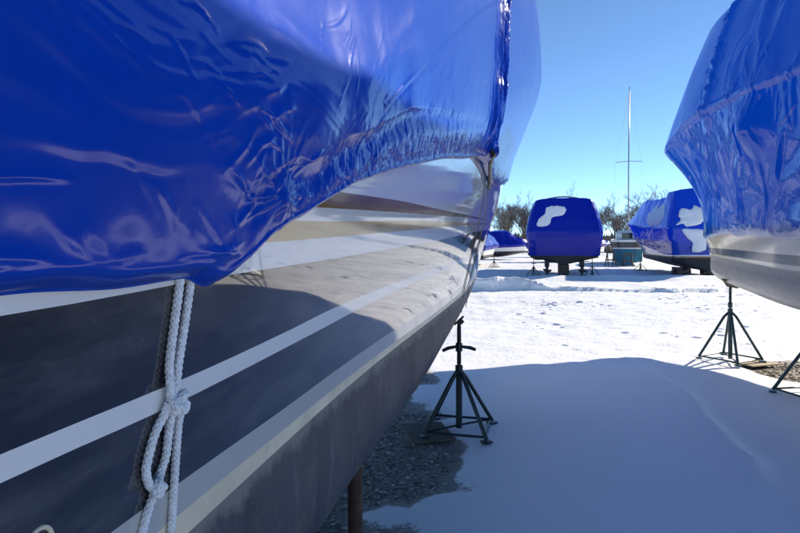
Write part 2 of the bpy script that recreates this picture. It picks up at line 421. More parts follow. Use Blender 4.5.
# loose stones on the two bare patches
def stones(name, n, box, maskf, mat, label, r0, r1):
    xs = RNG.uniform(box[0], box[1], n*4); ys = RNG.uniform(box[2], box[3], n*4)
    ok = maskf(xs, ys) > RNG.uniform(.08, .75, n*4); xs, ys = xs[ok][:n], ys[ok][:n]
    k = len(xs)
    o8 = np.array([(1, 0, 0), (0, 1, 0), (-1, 0, 0), (0, -1, 0), (.6, .6, .62), (-.6, .6, .62), (-.6, -.6, .62), (.6, -.6, .62), (0, 0, -.6)], float)
    V = o8[None] * RNG.uniform(.65, 1.3, (k, 9, 1)); s = (r0 * (r1/r0) ** RNG.power(.6, k))[:, None, None]
    V = V*s*np.stack([RNG.uniform(.7, 1.4, k), RNG.uniform(.7, 1.4, k), RNG.uniform(.5, .9, k)], -1)[:, None]
    a = RNG.uniform(0, 6.28, k)[:, None]; ca, sa = np.cos(a), np.sin(a)
    V = np.stack([V[..., 0]*ca - V[..., 1]*sa, V[..., 0]*sa + V[..., 1]*ca, V[..., 2]], -1)
    V += np.stack([xs, ys, ground_z(xs, ys) - .03 + s[:, 0, 0]*.15], -1)[:, None]
    F = np.array([(0, 1, 4), (1, 5, 4), (1, 2, 5), (2, 6, 5), (2, 3, 6), (3, 7, 6), (3, 0, 7), (0, 4, 7), (4, 5, 6), (4, 6, 7), (1, 0, 8), (2, 1, 8), (3, 2, 8), (0, 3, 8)])
    F = (F[None] + (np.arange(k)*9)[:, None, None]).reshape(-1, 3)
    me = bpy.data.meshes.new(name); me.from_pydata(V.reshape(-1, 3).tolist(), [], F.tolist()); me.materials.append(mat)
    o = bpy.data.objects.new(name, me); COL.objects.link(o)
    return tag(o, label, 'gravel', kind='stuff')
def stone_mat(name, a, b, c):
    t = NT(name); gi = t.n('ShaderNodeNewGeometry')
    col = t.ramp(gi.outputs['Random Per Island'], [(0, a), (.6, b), (1, c)])
    col = t.mix(1.0, col, t.ramp(t.noise(t.obj(), 120, 3), [(.3, .7), (.7, 1.15)]), 'MULTIPLY')
    return t.done(t.bsdf(col, .8))
f1 = lambda x, y: sstep(.22, -.22, x - np.interp(y, [-3, 2.2, 3.1, 3.5, 4.0, 5.0, 6.2, 6.9, 7.4], [-.30, .02, .08, .16, .26, .22, .30, .34, -.2]) + .34*fbm(x*1.1, y*1.1, 5, 3)) * (1-sstep(6.7, 7.5, y - .2*x))
f2 = lambda x, y: sstep(1.12, .78, np.hypot((x-5.3)/1.1, (y-6.55)/1.05) + .45*fbm(x*.9, y*.9, 9, 3))
stones('gravel', 17000, (-1.6, .6, 2.2, 7.3), f1, stone_mat('grey_stones', (.13, .115, .098), (.36, .325, .28), (.68, .64, .58)),
       'dark grey gravel left bare of snow under the white and navy hull', .004, .017)
stones('gravel', 3000, (4.0, 6.9, 5.2, 8.2), f2, stone_mat('brown_stones', (.09, .07, .05), (.22, .17, .12), (.36, .30, .23)),
       'brown gravel showing through thawed snow by the teal stand', .006, .024)
# crusted lumps of snow lying on the trodden ground
def lumps():
    n = 420
    xs = RNG.uniform(-1, 13, n*5); ys = 7.6 + 12.0*RNG.power(1.3, n*5)
    ok = (pn(xs*.45, ys*.45, 3) > RNG.uniform(0, .6, n*5)) & (xs > -1 + .05*ys) & (ys + .3*xs > 8.8); xs, ys = xs[ok][:n], ys[ok][:n]; k = len(xs)
    mb = MB()
    for x, y in zip(xs, ys):
        r = random.choice((.012, .014, .018, .022, .03, .045)) * random.uniform(.7, 1.3); z = gz(x, y); m = 6
        vs = []; ph = random.random()*6
        for q, (hr, hz) in enumerate(((1.35, -.3), (1.0, .22), (.5, .42))):
            for j in range(m):
                a = ph + 2*PI*j/m; rr = r*hr*random.uniform(.7, 1.3)
                vs.append((x + rr*math.cos(a)*1.7, y + rr*math.sin(a), z + r*hz*random.uniform(.7, 1.3)))
        fs = [(q*m+j, q*m+(j+1) % m, q*m+m+(j+1) % m, q*m+m+j) for q in range(2) for j in range(m)] + [tuple(range(2*m, 3*m))]
        mb.add(vs, fs)
    o = mb.build('snow_crumbs', simple('crusted_snow', (.74, .75, .78), .7, 0, .12, 8), smooth=True)
    tag(o, 'crumbs of crusted snow scattered over the trodden white yard', 'snow', kind='stuff')
lumps()

# ------------------------------------------------------------------ boats
class Boat:
    """a hull and its shrink wrap described by tables in boat coordinates"""
    def __init__(s, **k):
        s.L = 12.0; s.zd = 2.42; s.ext = .0; s.__dict__.update(k)
    def rk(s, z): return ip(z, s.rake)
    def hb(s, u, z):
        w = np.clip((z - s.zw) / (s.zd - s.zw), 0, 1.2) ** 1.35
        q = np.maximum(u + s.rk(z), 0)
        return (1-w)*ip(q, s.bwl) + w*ip(q, s.bdk)
    def hull_rows(s, T):
        """rows from the sheer down to the keel; T = station fractions"""
        out = []
        for (mat, tab) in s.bands:                            # upper edges of the painted bands
            z = ip(0*T, tab)
            for _ in range(4):
                u = -s.rk(z) + T*(s.L + s.rk(z)); z = ip(u, tab)
            out.append((mat, u, s.hb(u, z), z))
        n = len(out); full = []
        for i in range(n-1):                                  # subdivide tall bands so flare stays smooth
            (m, u0, b0, z0), (_, u1, b1, z1) = out[i], out[i+1]
            k = max(1, int(round(np.max(z0-z1)/.09)))
            for j in range(k):
                f = j/k; z = z0*(1-f) + z1*f
                u = -s.rk(z) + T*(s.L + s.rk(z)); full.append((m, u, s.hb(u, z), z))
        m, u, b, zwl = out[-1]
        uu = u; bc = ip(np.maximum(uu, 0), s.bwl)
        for j in range(4):                                    # bottom paint: side down to the chine ...
            f = j/4; full.append((m, uu, bc*(1 + .012*math.sin(PI*f)), zwl - f*ip(uu, s.chine)))
        zc = zwl - ip(uu, s.chine); zk = zwl - np.maximum(ip(uu, s.keel), ip(uu, s.chine) + .005)
        for j in range(7):                                    # ... and the vee bottom to the keel
            f = j/6; full.append((m, uu, bc*(1-f)**.92*(1+.03*math.sin(PI*f)), zc + (zk-zc)*(f**1.15)))
        return full
    def world(s, u, b, z):
        return np.stack([-b, -u, z + 0*u], -1)                # local: bow towards +Y, starboard = +X
    def loc(s, u, b, z): return np.stack([b, -u, z + 0*u], -1)
    def build_hull(s, parent, mats, NS=90, pw=1.5, name='hull', res=1.0):
        q = np.linspace(0, 1, NS); T = q**pw
        R = s.hull_rows(T)
        U = np.array([r[1] for r in R]); B = np.array([r[2] for r in R]); Z = np.array([r[3]+0*r[1] for r in R])
        names = list(dict.fromkeys(r[0] for r in R))
        st = s.loc(U, B, Z); pt = s.loc(U, -B, Z)[::-1]
        Pm = np.concatenate([st, pt[1:]], 0)                  # starboard sheer -> keel -> port sheer
        mrow = [names.index(r[0]) for r in R]
        ml = mrow[:-1] + mrow[:-1][::-1]
        # transom: pull the last column to the middle in two steps
        last = Pm[:, -1:, :]; mid = last.copy(); mid[..., 0] *= .5; cen = last.copy(); cen[..., 0] = 0
        Pm = np.concatenate([Pm, mid, cen], 1)
        mi = np.repeat(np.array(ml)[:, None], Pm.shape[1]-1, 1)
        o = grid_mesh(name, Pm, [M[n] for n in names], parent, mi)
        # deck
        top = st[0]; n = len(top); mb = MB()
        vs = [tuple(p - np.array((0, 0, .01))) for p in top] + [tuple(p*np.array((-1, 1, 1)) - np.array((0, 0, .01))) for p in top]
        mb.add(vs, [(i, i+1, n+i+1, n+i) for i in range(n-1)])
        mb.build('deck', M['white'], parent)
        return o
    def build_cover(s, parent, mat, us, vs, disp, name='shrink_wrap'):
        """us: absolute stations of the second guide; vs: rows in guide index units (0 = hem)"""
        G = s.guides; K = len(G)
        u1, uL = us[0], us[-1]
        T = (us-u1)/(uL-u1)
        pts = []
        for g in G:
            if g.get('hem'):
                z = ip(0*T, g['z']); 
                for _ in range(4):
                    u = -s.rk(z)-.012 + T*(g['u1'] + s.rk(z) + .012); z = ip(u, g['z'])
                b = s.hb(np.maximum(u, -s.rk(z)), z) + g.get('off', .012)*sstep(-.02, .05, T+.02)
                b = b*sstep(-1e-6, .004, T)
            else:
                u = g['u0'] + T*(g['u1']-g['u0']); b = ip(u, g['b']); z = ip(u, g['z'])
            pts.append(np.stack([b, -u, z], -1))
        pts = np.array(pts)                                   # (K, NT, 3)
        rows = []
        for v in vs:
            k = min(int(v), K-2); f = v-k
            p0, p1, p2, p3 = pts[max(k-1, 0)], pts[k], pts[k+1], pts[min(k+2, K-1)]
            cr = .5*((2*p1) + (-p0+p2)*f + (2*p0-5*p1+4*p2-p3)*f*f + (-p0+3*p1-3*p2+p3)*f**3)
            rows.append(s.sharp*(p1*(1-f)+p2*f) + (1-s.sharp)*cr)
        S = np.array(rows)                                    # starboard sheet, hem -> ridge
        inner = s.hb(-S[..., 1], S[..., 2]) + .020*np.clip(np.array(vs)/.05, .3, 1)[:, None]   # stay outside the hull
        shz = ip(-S[..., 1], s.bands[0][1])
        lim = inner - .5*np.clip((S[..., 2]-shz)/.7, 0, None)**1.5; gap = lim - S[..., 0]; k = .03
        soft = S[..., 0] + k*np.logaddexp(0, gap/k)
        wt = sstep(-.02, .12, -S[..., 1])*sstep(.02, .1, S[..., 0])
        fl = sstep(0, .05, np.array(vs))[:, None]
        S[..., 0] = S[..., 0] + wt*(fl*(soft-S[..., 0]) + (1-fl)*np.maximum(gap, 0))
        S[..., 0] = np.maximum(S[..., 0], 0); S[-1, :, 0] = 0
        full = []; att = []
        for side in (1, -1):
            Q = S.copy(); Q[..., 0] *= side
            du = np.gradient(Q, axis=1); dv = np.gradient(Q, axis=0)
            n = np.cross(du, dv); n /= np.maximum(np.linalg.norm(n, axis=-1, keepdims=True), 1e-9)
            sgn = np.sign(np.sum(n[..., 0])) or 1
            n = n * (side*sgn)
            d, c = disp(side, -Q[..., 1], np.abs(Q[..., 0]), Q[..., 2], np.array(vs)[:, None] + 0*Q[..., 0])
            fade = np.clip((len(vs)-1-np.arange(len(vs)))/4, 0, 1)[:, None] * np.clip(np.arange(Q.shape[1])/3, 0, 1)[None]
            Q = Q + n*(d*fade)[..., None]
            full.append(Q); att.append(c)
        Pm = np.concatenate([full[0], full[1][::-1][1:]], 0); A = np.concatenate([att[0], att[1][::-1][1:]], 0)
        last = Pm[:, -1:, :]; ext = []
        for f in (.75, .4, 0): e = last.copy(); e[..., 0] *= f; ext.append(e)
        Pm = np.concatenate([Pm] + ext, 1); A = np.concatenate([A]+[A[:, -1:]]*3, 1)
        return grid_mesh(name, Pm, mat, parent, attr={'crinkle': A}, flip=True)

const = lambda c: [(0, c), (1, c)]
def noflex(side, u, b, z, v): return 0*u, 0*u + .5

# ---- the near boat
near = Boat(zw=ZW, rake=RAKE, bwl=B_WL, bdk=B_DK, chine=CHINE, keel=KEEL, L=12.0, zd=2.42, sharp=.35)
SHEER = [(-.9, 2.45), (0, 2.36), (1, 2.28), (2.5, 2.16), (3.7, 2.12), (4.8, 2.02), (6, 1.86), (7, 1.75), (12, 1.72)]
near.bands = [('white', SHEER),
    ('bronze', [(-.6, 1.805), (0, 1.80), (2.6, 1.745), (3.29, 1.736), (4.52, 1.715), (5.35, 1.702), (6.18, 1.672), (6.6, 1.655), (8, 1.63), (12, 1.61)]),
    ('white', [(-.6, 1.80), (0, 1.795), (2.6, 1.740), (3.27, 1.724), (5.32, 1.662), (6.17, 1.632), (6.6, 1.615), (8, 1.59), (12, 1.57)]),
    ('tan', [(-.6, 1.775), (0, 1.77), (2.6, 1.711), (2.94, 1.701), (5.31, 1.634), (6.45, 1.592), (8, 1.565), (12, 1.55)]),
    ('white', [(-.6, 1.77), (0, 1.765), (2.2, 1.706), (4.12, 1.645), (5.25, 1.597), (6.23, 1.560), (6.61, 1.548), (8, 1.53), (12, 1.52)]),
    ('navy', [(-.6, 1.735), (0, 1.72), (2.52, 1.645), (3.52, 1.606), (4.65, 1.555), (5.45, 1.528), (6.22, 1.507), (6.72, 1.497), (7.06, 1.486), (8, 1.475), (12, 1.46)]),
    ('white', [(-.4, 1.52), (0, 1.505), (2, 1.46), (4.85, 1.398), (6.13, 1.374), (6.4, 1.363), (6.8, 1.355), (7.06, 1.357), (12, 1.35)]),
    ('navy', [(-.4, 1.48), (0, 1.47), (2, 1.43), (4.5, 1.373), (5.62, 1.348), (6.26, 1.330), (6.8, 1.323), (7.06, 1.329), (12, 1.32)]),
    ('grey_stripe', [(-.2, 1.245), (0, 1.23), (2, 1.195), (4.76, 1.181), (6.22, 1.181), (6.91, 1.193), (12, 1.19)]),
    ('cream', [(-.2, 1.19), (0, 1.18), (2, 1.142), (4.73, 1.124), (6.22, 1.130), (6.8, 1.139), (12, 1.14)]),
    ('antifoul', [(-.2, 1.155), (0, 1.15), (1.1, 1.13), (3, 1.10), (12, 1.095)])]
near.guides = [
    dict(hem=1, u1=12.02, z=[(-.88, 2.36), (0, 2.28), (1, 2.2), (2.5, 2.04), (3.0, 2.02), (3.72, 2.088), (4.4, 2.0), (4.85, 1.938), (5.27, 1.862), (5.79, 1.765),
                   (6.18, 1.682), (6.45, 1.600), (6.61, 1.552), (6.70, 1.508), (6.77, 1.487), (6.83, 1.502), (6.95, 1.499), (7.09, 1.505), (8, 1.49), (12, 1.49)]),
    dict(u0=-1.02, u1=12.06, b=[(-1.02, 0), (-.85, .30), (-.4, .60), (.3, .84), (1.0, .93), (1.85, 1.01), (3, 1.08), (4, 1.13), (5, 1.20), (6.2, 1.30), (7, 1.405), (8, 1.55), (9, 1.68), (12.1, 1.86)],
         z=[(-1.02, 3.35), (.3, 3.33), (2, 3.0), (4, 2.45), (6, 2.15), (7.5, 2.1), (12, 2.1)]),
    dict(u0=-.98, u1=12.0, b=[(-.98, 0), (-.8, .27), (-.35, .57), (.3, .80), (1, .91), (1.85, 1.00), (3, 1.06), (5, 1.17), (7, 1.36), (9, 1.6), (12, 1.76)],
         z=[(-1, 3.5), (.3, 3.65), (1, 3.85), (2, 4.05), (4, 4.2), (12, 4.0)]),
    dict(u0=-.7, u1=11.6, b=[(-.7, 0), (12, 0)], z=[(-.7, 3.62), (.3, 4.0), (2, 4.55), (4, 4.8), (12, 4.5)])]

FOLD = [(-2, 2.3), (3.7, 2.28), (5.2, 2.08), (5.7, 1.967), (6.0, 1.872), (6.3, 1.765), (6.47, 1.700), (6.6, 1.675), (6.70, 1.638), (6.83, 1.636), (6.93, 1.626), (7.3, 1.62), (12, 1.62)]
SEAM = [(3.2, 3.35), (4.2, 2.90), (5.2, 2.36), (6.0, 1.916)]
def creases(u, z, segs):
    """sharp tapered pinch lines: (u, z, angle, length, width, height, bend)"""
    d = 0*u
    for (cu, cz, an, ln, w, a, bend) in segs:
        m = (np.abs(u-cu) < ln*.6 + .05) & (np.abs(z-cz) < ln*.6 + .05)
        if not m.any(): continue
        x = (u[m]-cu)*math.cos(an) + (z[m]-cz)*math.sin(an); y = -(u[m]-cu)*math.sin(an) + (z[m]-cz)*math.cos(an) - bend*(x/ln)**2*ln
        t = np.clip(1-(2*x/ln)**2, 0, 1)
        d[m] += a*t*(np.exp(-np.abs(y/w)**1.3) - .2*np.exp(-((y+1.9*w)/(1.5*w))**2))
    return d
def scatter(n, u0, u1, z0, z1, an, da, l0, l1, w, a, seed):
    r = random.Random(seed)
    return [(r.uniform(u0, u1), r.uniform(z0, z1), an + r.gauss(0, da), r.uniform(l0, l1), w*r.uniform(.7, 1.5), a*r.uniform(.4, 1.2), r.uniform(-.35, .35)) for _ in range(n)]
NEAR_CR = (scatter(26, 6.62, 7.12, 1.70, 1.84, .12, .25, .05, .14, .0026, .0022, 1) + scatter(7, 6.60, 6.75, 1.76, 1.84, -.35, .2, .06, .13, .004, .004, 2)
    + scatter(12, 5.9, 6.5, 1.93, 2.2, -.75, .12, .08, .22, .003, .0020, 3) + scatter(9, 5.9, 6.4, 1.76, 1.95, -.85, .25, .05, .14, .003, .0022, 4)
    + scatter(9, 6.62, 7.15, 1.53, 1.64, .55, .3, .05, .16, .004, .0024, 5) + scatter(16, 6.45, 6.75, 1.54, 1.70, -.9, .3, .06, .15, .004, .0038, 6)
    + scatter(12, 6.75, 7.2, 1.515, 1.545, .05, .1, .06, .16, .005, .0035, 7) + scatter(6, 4.2, 5.8, 2.0, 2.5, -.9, .3, .1, .3, .006, .003, 8)
    + scatter(16, 4.0, 6.2, 1.75, 2.10, -.6, .7, .05, .14, .005, .003, 9))
NEAR_CR = [s for s in NEAR_CR if s[1] < ip(s[0], [(3.7, 2.9), (6, 2.3), (12, 2.2)])]
def near_disp(side, u, b, z, v):
    hem = ip(u, near.guides[0]['z']); h = z-hem                       # height above the hem
    fz = ip(u, FOLD) + .012*pn(u*5, 3.3) + .006*pn(u*17, 1.3)
    e = z - fz
    keep = sstep(-.005, .06, h)
    closeup = sstep(3.5, 6.0, u)
    d = .003*fbm(u*.9, z*1.3, side, 2)*keep
    # upper sheet laps over the lower flap along a ragged fold
    lap = sstep(-.006, .010, e)*np.exp(-np.clip(e, 0, None)/.16)
    d = d + (.013 + .006*pn(u*4, 7))*lap*sstep(5.2, 5.9, u)*(.30 + .70*sstep(6.72, 6.45, u))*sstep(7.2, 6.9, u)*np.clip(.6 + 1.1*pn(u*4.3, 5.5), .1, 1.2)*keep
    d = d + .024*gauss(e, .15, .10)*gauss(u, 6.15, .42)
    # hollow under the fold
    d = d - .010*gauss(e, -.03, .03)*keep*closeup*sstep(6.9, 6.55, u)
    # slack swags in the lower flap, running down towards the gathered corner
    a = u*1.0 + z*.62
    swag = ridged(a*3.0 + .5*pn(u*3, z*3), (z*1.0 - u*.55)*1.3, side*3.0, 3)
    flap = sstep(.02, -.05, e)
    d = d + 0.0005*swag*flap*keep*(.35 + .65*gauss(u, 6.45, .45))
    # folds fanning out from the corner
    cu, cz = 6.60, 1.628
    rr = np.hypot((u-cu), (z-cz)*1.2) + 1e-4; an = np.arctan2(z-cz, u-cu)
    fan = np.abs(np.mod(an*2.6 + .9*pn(rr*6, an*1.5), 1) - .5)*2
    d = d + .006*(fan**2 - .3)*np.exp(-rr/.085)*sstep(0, .05, rr)*keep
    d = d + .018*gauss(rr, 0, .05)*keep
    # horizontal tension creases in the big sheet
    cre = ridged(u*1.7 + .4*pn(u*2, z*2, 3), z*9.5 + 1.1*pn(u*2.2, z, 5), side*9.0, 3)
    zone = sstep(.015, .06, e)*gauss(z, 1.80 + .12*pn(u*1.5, 2), .10)*gauss(u, 6.9, .55)
    d = d + .0042*np.clip(cre, -.5, 2)*zone
    # diagonal pulls and the welded seam
    sz = ip(u, SEAM); se = (z-sz)*.9
    inr = sstep(3.1, 3.4, u)*sstep(6.1, 5.95, u)
    d = d + inr*(.004*gauss(se, 0, .0055) - .002*gauss(se, -.014, .008))
    di = z*.86 + u*.5
    d = d + .0014*np.clip(ridged(di*6 + .3*pn(u*2, z*2), (u*.86-z*.5)*1.1, 4, 2)-.5, 0, 1)*sstep(3.6, 4.6, u)*sstep(6.6, 6.0, u)*sstep(.05, .2, e)*1.6
    # crumpled shrunken band along the hem towards the bow
    band = np.exp(-np.clip(h, 0, None)/.13)*sstep(6.6, 6.1, u)*sstep(2.6, 3.4, u)
    d = d + band*keep*(.003*ridged(u*5, z*7, 2, 2) + .003*fbm(u*22, z*22, 1, 3))
    # the gathered pleat that runs up the side
    pu = 3.74 + .05*pn(z*2.2, 4) + .02*pn(z*7, 6)
    pw = .17 + .08*np.exp(-np.clip(z-2.1, 0, None)/.55)
    pl = np.exp(-np.abs((u-pu)/pw)**2)
    d = d + pl*keep*(.014 + .020*ridged((u-pu)*8 + .4*pn(z*1.5, 3), z*1.7, 5, 3) + .007*fbm(u*13, z*6, 8, 2))
    d = d + .04*gauss(u, 3.68, .10)*gauss(z, 2.15, .06)
    if side > 0: d = d + creases(u, z, NEAR_CR)*keep
    # a rolled hem edge
    d = d + .004*gauss(h, .010, .008)*(1 + .8*pn(u*9, 1)) + .004*gauss(h, .05, .02)*pn(u*14, 3)
    d = d + .004*ridged(u*1.2, z*2.2, 12, 2)*sstep(3.2, 2.2, u)*keep
    cr = .006 + .95*np.clip(np.exp(-(np.clip(h, 0, None)/.13)**2)*sstep(6.6, 6.1, u)*sstep(2.6, 3.4, u)*(.25 + .4*sstep(5.2, 6.0, u)) + pl*.35 + .05*flap*closeup + .3*np.exp(-rr/.10), 0, 1)
    return np.where(z < 1.95, np.maximum(d, -.010*sstep(.0, .04, h)), d), cr

S1, TH1 = (1.01, 7.6), math.radians(22)
boat1 = empty('wrapped_boat', (S1[0], S1[1], 0), -TH1)
tag(boat1, 'white and navy striped boat close up, under dark blue shrink wrap tied with white rope', 'boat', 'shrink wrapped boats stored on stands')
near.build_hull(boat1, None, NS=170, pw=1.35)
us = np.concatenate([np.linspace(-1.02, 3.2, 110)[:-1], np.linspace(3.2, 4.3, 110)[:-1], np.linspace(4.3, 5.8, 90)[:-1], np.linspace(5.8, 7.3, 260)[:-1], np.linspace(7.3, 12.06, 50)])
vs = np.concatenate([np.linspace(0, 1, 190)[:-1], np.linspace(1, 2, 90)[:-1], np.linspace(2, 3, 30)])
near.build_cover(boat1, M['film'], us, vs, near_disp)
def near_pt(u, z, off):
    b = float(near.hb(np.array(u), np.array(z))) ; return Vector((b+off, -u, z))
mb = MB()
hp = [(3.80, 2.13, .09), (3.72, 2.115, .10), (3.6, 2.115, .075), (3.45, 2.09, .05), (3.25, 2.06, .03), (3.08, 2.01, .022), (2.97, 1.97, .018)]
mb.tube([near_pt(*p) for p in hp], .017, 10)
mb.build('breather_hose', M['black_rubber'], boat1, True)
for k, pth in enumerate(([(3.12, 1.96), (3.04, 1.86), (2.96, 1.763), (2.87, 1.66), (2.79, 1.566), (2.72, 1.46), (2.66, 1.372), (2.62, 1.28), (2.62, 1.16), (2.70, 1.05), (2.82, .97)],
                         [(2.90, 1.97), (2.74, 1.88), (2.57, 1.781), (2.44, 1.67), (2.32, 1.568), (2.22, 1.46), (2.15, 1.36), (2.14, 1.27), (2.18, 1.17), (2.30, 1.05), (2.42, .97)])):
    mb = MB(); mb.tube([near_pt(u, z, .005) for u, z in pth], .0036, 6)
    mb.build('tie_down_cord', M['cord_grey'], boat1, True)
# a small flush fitting low on the navy side
mb = MB(); c = near_pt(7.02, 1.243, .004)
tn = (near_pt(7.12, 1.243, .004)-near_pt(6.92, 1.243, .004)).normalized()
mb.tube([c + tn*.017*math.cos(a) + Vector((0, 0, .017*math.sin(a))) for a in np.linspace(0, 2*PI, 25)], .0026, 8, cap=False)
mb.build('drain_fitting', M['cream'], boat1, True)

# ---- the boat on the right
far1 = Boat(zw=1.30, L=7.0, zd=1.75, sharp=.62,
    rake=[(.3, 0), (1.2, 0), (1.7, .10), (3, .2)],
    bwl=[(0, 0), (.06, .10), (.2, .20), (.5, .33), (1.03, .50), (2.55, .90), (4.08, 1.31), (5.6, 1.58), (8, 1.72), (12, 1.74)],
    bdk=[(0, 0), (.06, .12), (.2, .24), (.5, .38), (1.1, .55), (2.6, .95), (4.1, 1.36), (5.6, 1.62), (8, 1.76), (12.2, 1.78)],
    chine=[(0, .12), (.6, .22), (1.6, .285), (4, .30), (12, .30)],
    keel=[(0, .14), (.4, .30), (.9, .40), (1.6, .46), (2.6, .54), (4, .60), (12, .62)])
far1.bands = [('beige', [(-.2, 1.80), (1, 1.78), (4, 1.72), (12, 1.66)]),
    ('black_stripe', [(-.1, 1.470), (1, 1.465), (4.2, 1.434), (12, 1.41)]),
    ('beige', [(-.1, 1.385), (1, 1.378), (4.2, 1.342), (12, 1.32)]),
    ('grey_hull', [(-.1, 1.352), (1, 1.345), (4.2, 1.300), (12, 1.28)]),
    ('grey_hull', [(-.1, 1.325), (1, 1.315), (4.2, 1.270), (12, 1.25)])]
far1.guides = [
    dict(hem=1, u1=7.02, off=.012, z=[(-.12, 1.66), (.2, 1.615), (.5, 1.595), (.9, 1.625), (1.3, 1.640), (1.7, 1.655), (2.0, 1.652), (2.3, 1.612), (2.7, 1.622), (3.3, 1.600), (4, 1.575), (5, 1.59), (12, 1.56)]),
    dict(u0=-.92, u1=7.06, b=[(-.92, 0), (-.78, .28), (-.4, .60), (.2, .90), (1, 1.12), (2, 1.30), (4, 1.54), (6, 1.70), (8, 1.78), (12.1, 1.80)],
         z=[(-.92, 2.99), (.2, 2.96), (1, 3.0), (2, 3.05), (4, 2.95), (6, 2.8), (12, 2.6)]),
    dict(u0=-.55, u1=6.95, b=[(-.55, 0), (-.4, .15), (0, .38), (.8, .68), (1.6, .86), (3, 1.12), (5, 1.38), (8, 1.55), (12, 1.6)],
         z=[(-.55, 3.35), (0, 3.55), (.8, 3.85), (1.6, 4.3), (2.4, 4.25), (3.4, 4.0), (12, 4.0)]),
    dict(u0=-.2, u1=6.85, b=[(-.2, 0), (12, 0)], z=[(-.2, 3.55), (.5, 4.05), (1.5, 4.42), (2.4, 4.46), (3.2, 4.60), (12, 4.55)])]
FAR_CR = (scatter(15, .6, 4.6, 1.7, 2.9, 1.40, .22, .3, .9, .022, .026, 21) + scatter(12, .4, 4.6, 1.65, 2.5, 1.0, .5, .08, .3, .010, .010, 22)
    + scatter(8, 1.2, 4.6, 3.0, 3.9, .9, .5, .25, .6, .012, .008, 23) + scatter(20, 3.0, 4.4, 2.5, 3.3, 1.4, .4, .1, .5, .012, .014, 24) + scatter(22, 2.3, 2.9, 2.9, 4.2, 1.2, .5, .08, .25, .012, .014, 25))
def far1_disp(side, u, b, z, v):
    hem = ip(u, far1.guides[0]['z']); h = z-hem; keep = sstep(-.005, .1, h)
    d = .014*fbm(u*.9, z*1.1, side*2, 2)*keep
    low = sstep(.0, .25, v)*sstep(1.0, .75, v)
    d = d + keep*(.016*ridged(u*1.3 - z*.5 + .5*pn(u*1.2, z*2), z*1.1, 3, 2))*sstep(.95, .5, v)*sstep(.4, 1.4, u)
    d = d + .009*fbm(u*1.6, z*3, 2, 2)*sstep(1.0, .3, v)*keep*sstep(.3, 1.2, u)
    d = d - .15*np.sin(PI*np.clip(v, 0, 1))**1.3*sstep(2.6, .8, u)*keep      # tucked in under the rail
    # pleat from the rail up to the roof
    pu = 2.58 + .05*(z-3.0) + .06*pn(z*2.5, 2) + .03*pn(z*9, 5)
    pl = np.exp(-((u-pu)/.10)**2)*sstep(.75, 1.0, v)
    d = d + pl*(.02 + .022*ridged((u-pu)*6, z*7, 4, 3) + .02*fbm(u*9, z*15, 7, 3))
    p2 = np.exp(-((u-3.75-.1*pn(z*2, 8))/.45)**2)*sstep(.9, 1.2, v)
    d = d + p2*(.045*ridged(u*2.2, z*.9, 6, 1))
    if side < 0: d = d + creases(u, z, FAR_CR)*keep
    # bulging rail line and one round lump under the film
    d = d + .035*gauss(v, 1.0, .03)*sstep(1.0, 1.8, u) + .006*ridged(u*6, v*3, 2, 2)*gauss(v, .95, .1)
    d = d + .16*gauss(u, 3.75, .24)*gauss(z, 2.62, .28) + .02*ridged(u*2.5, z*1.2, 7, 1)*gauss(u, 3.7, .7)*sstep(.5, .9, v)
    d = d + .010*gauss(h, .02, .02)
    cr = .006 + .94*np.clip(.08*sstep(1.05, .55, v)*sstep(.1, 1.0, u) + .5*pl + .05*p2 + .12*gauss(u, 3.7, .6), 0, 1)
    return np.where(h < .04, np.maximum(d, -.002), d), cr
S2, TH2 = (4.95, 9.0), math.radians(3)
boat2 = empty('wrapped_boat', (S2[0], S2[1], 0), -TH2)
tag(boat2, 'cream and grey boat in bright blue shrink wrap, black rub stripe, propped on teal stands', 'boat', 'shrink wrapped boats stored on stands')
far1.build_hull(boat2, None, NS=110, pw=1.6)
us = np.concatenate([np.linspace(-.92, 1.0, 90)[:-1], np.linspace(1.0, 4.6, 230)[:-1], np.linspace(4.6, 7.06, 40)])
vs = np.concatenate([np.linspace(0, 1, 110)[:-1], np.linspace(1, 2, 90)[:-1], np.linspace(2, 3, 24)])
far1.build_cover(boat2, M['film_bright'], us, vs, far1_disp)

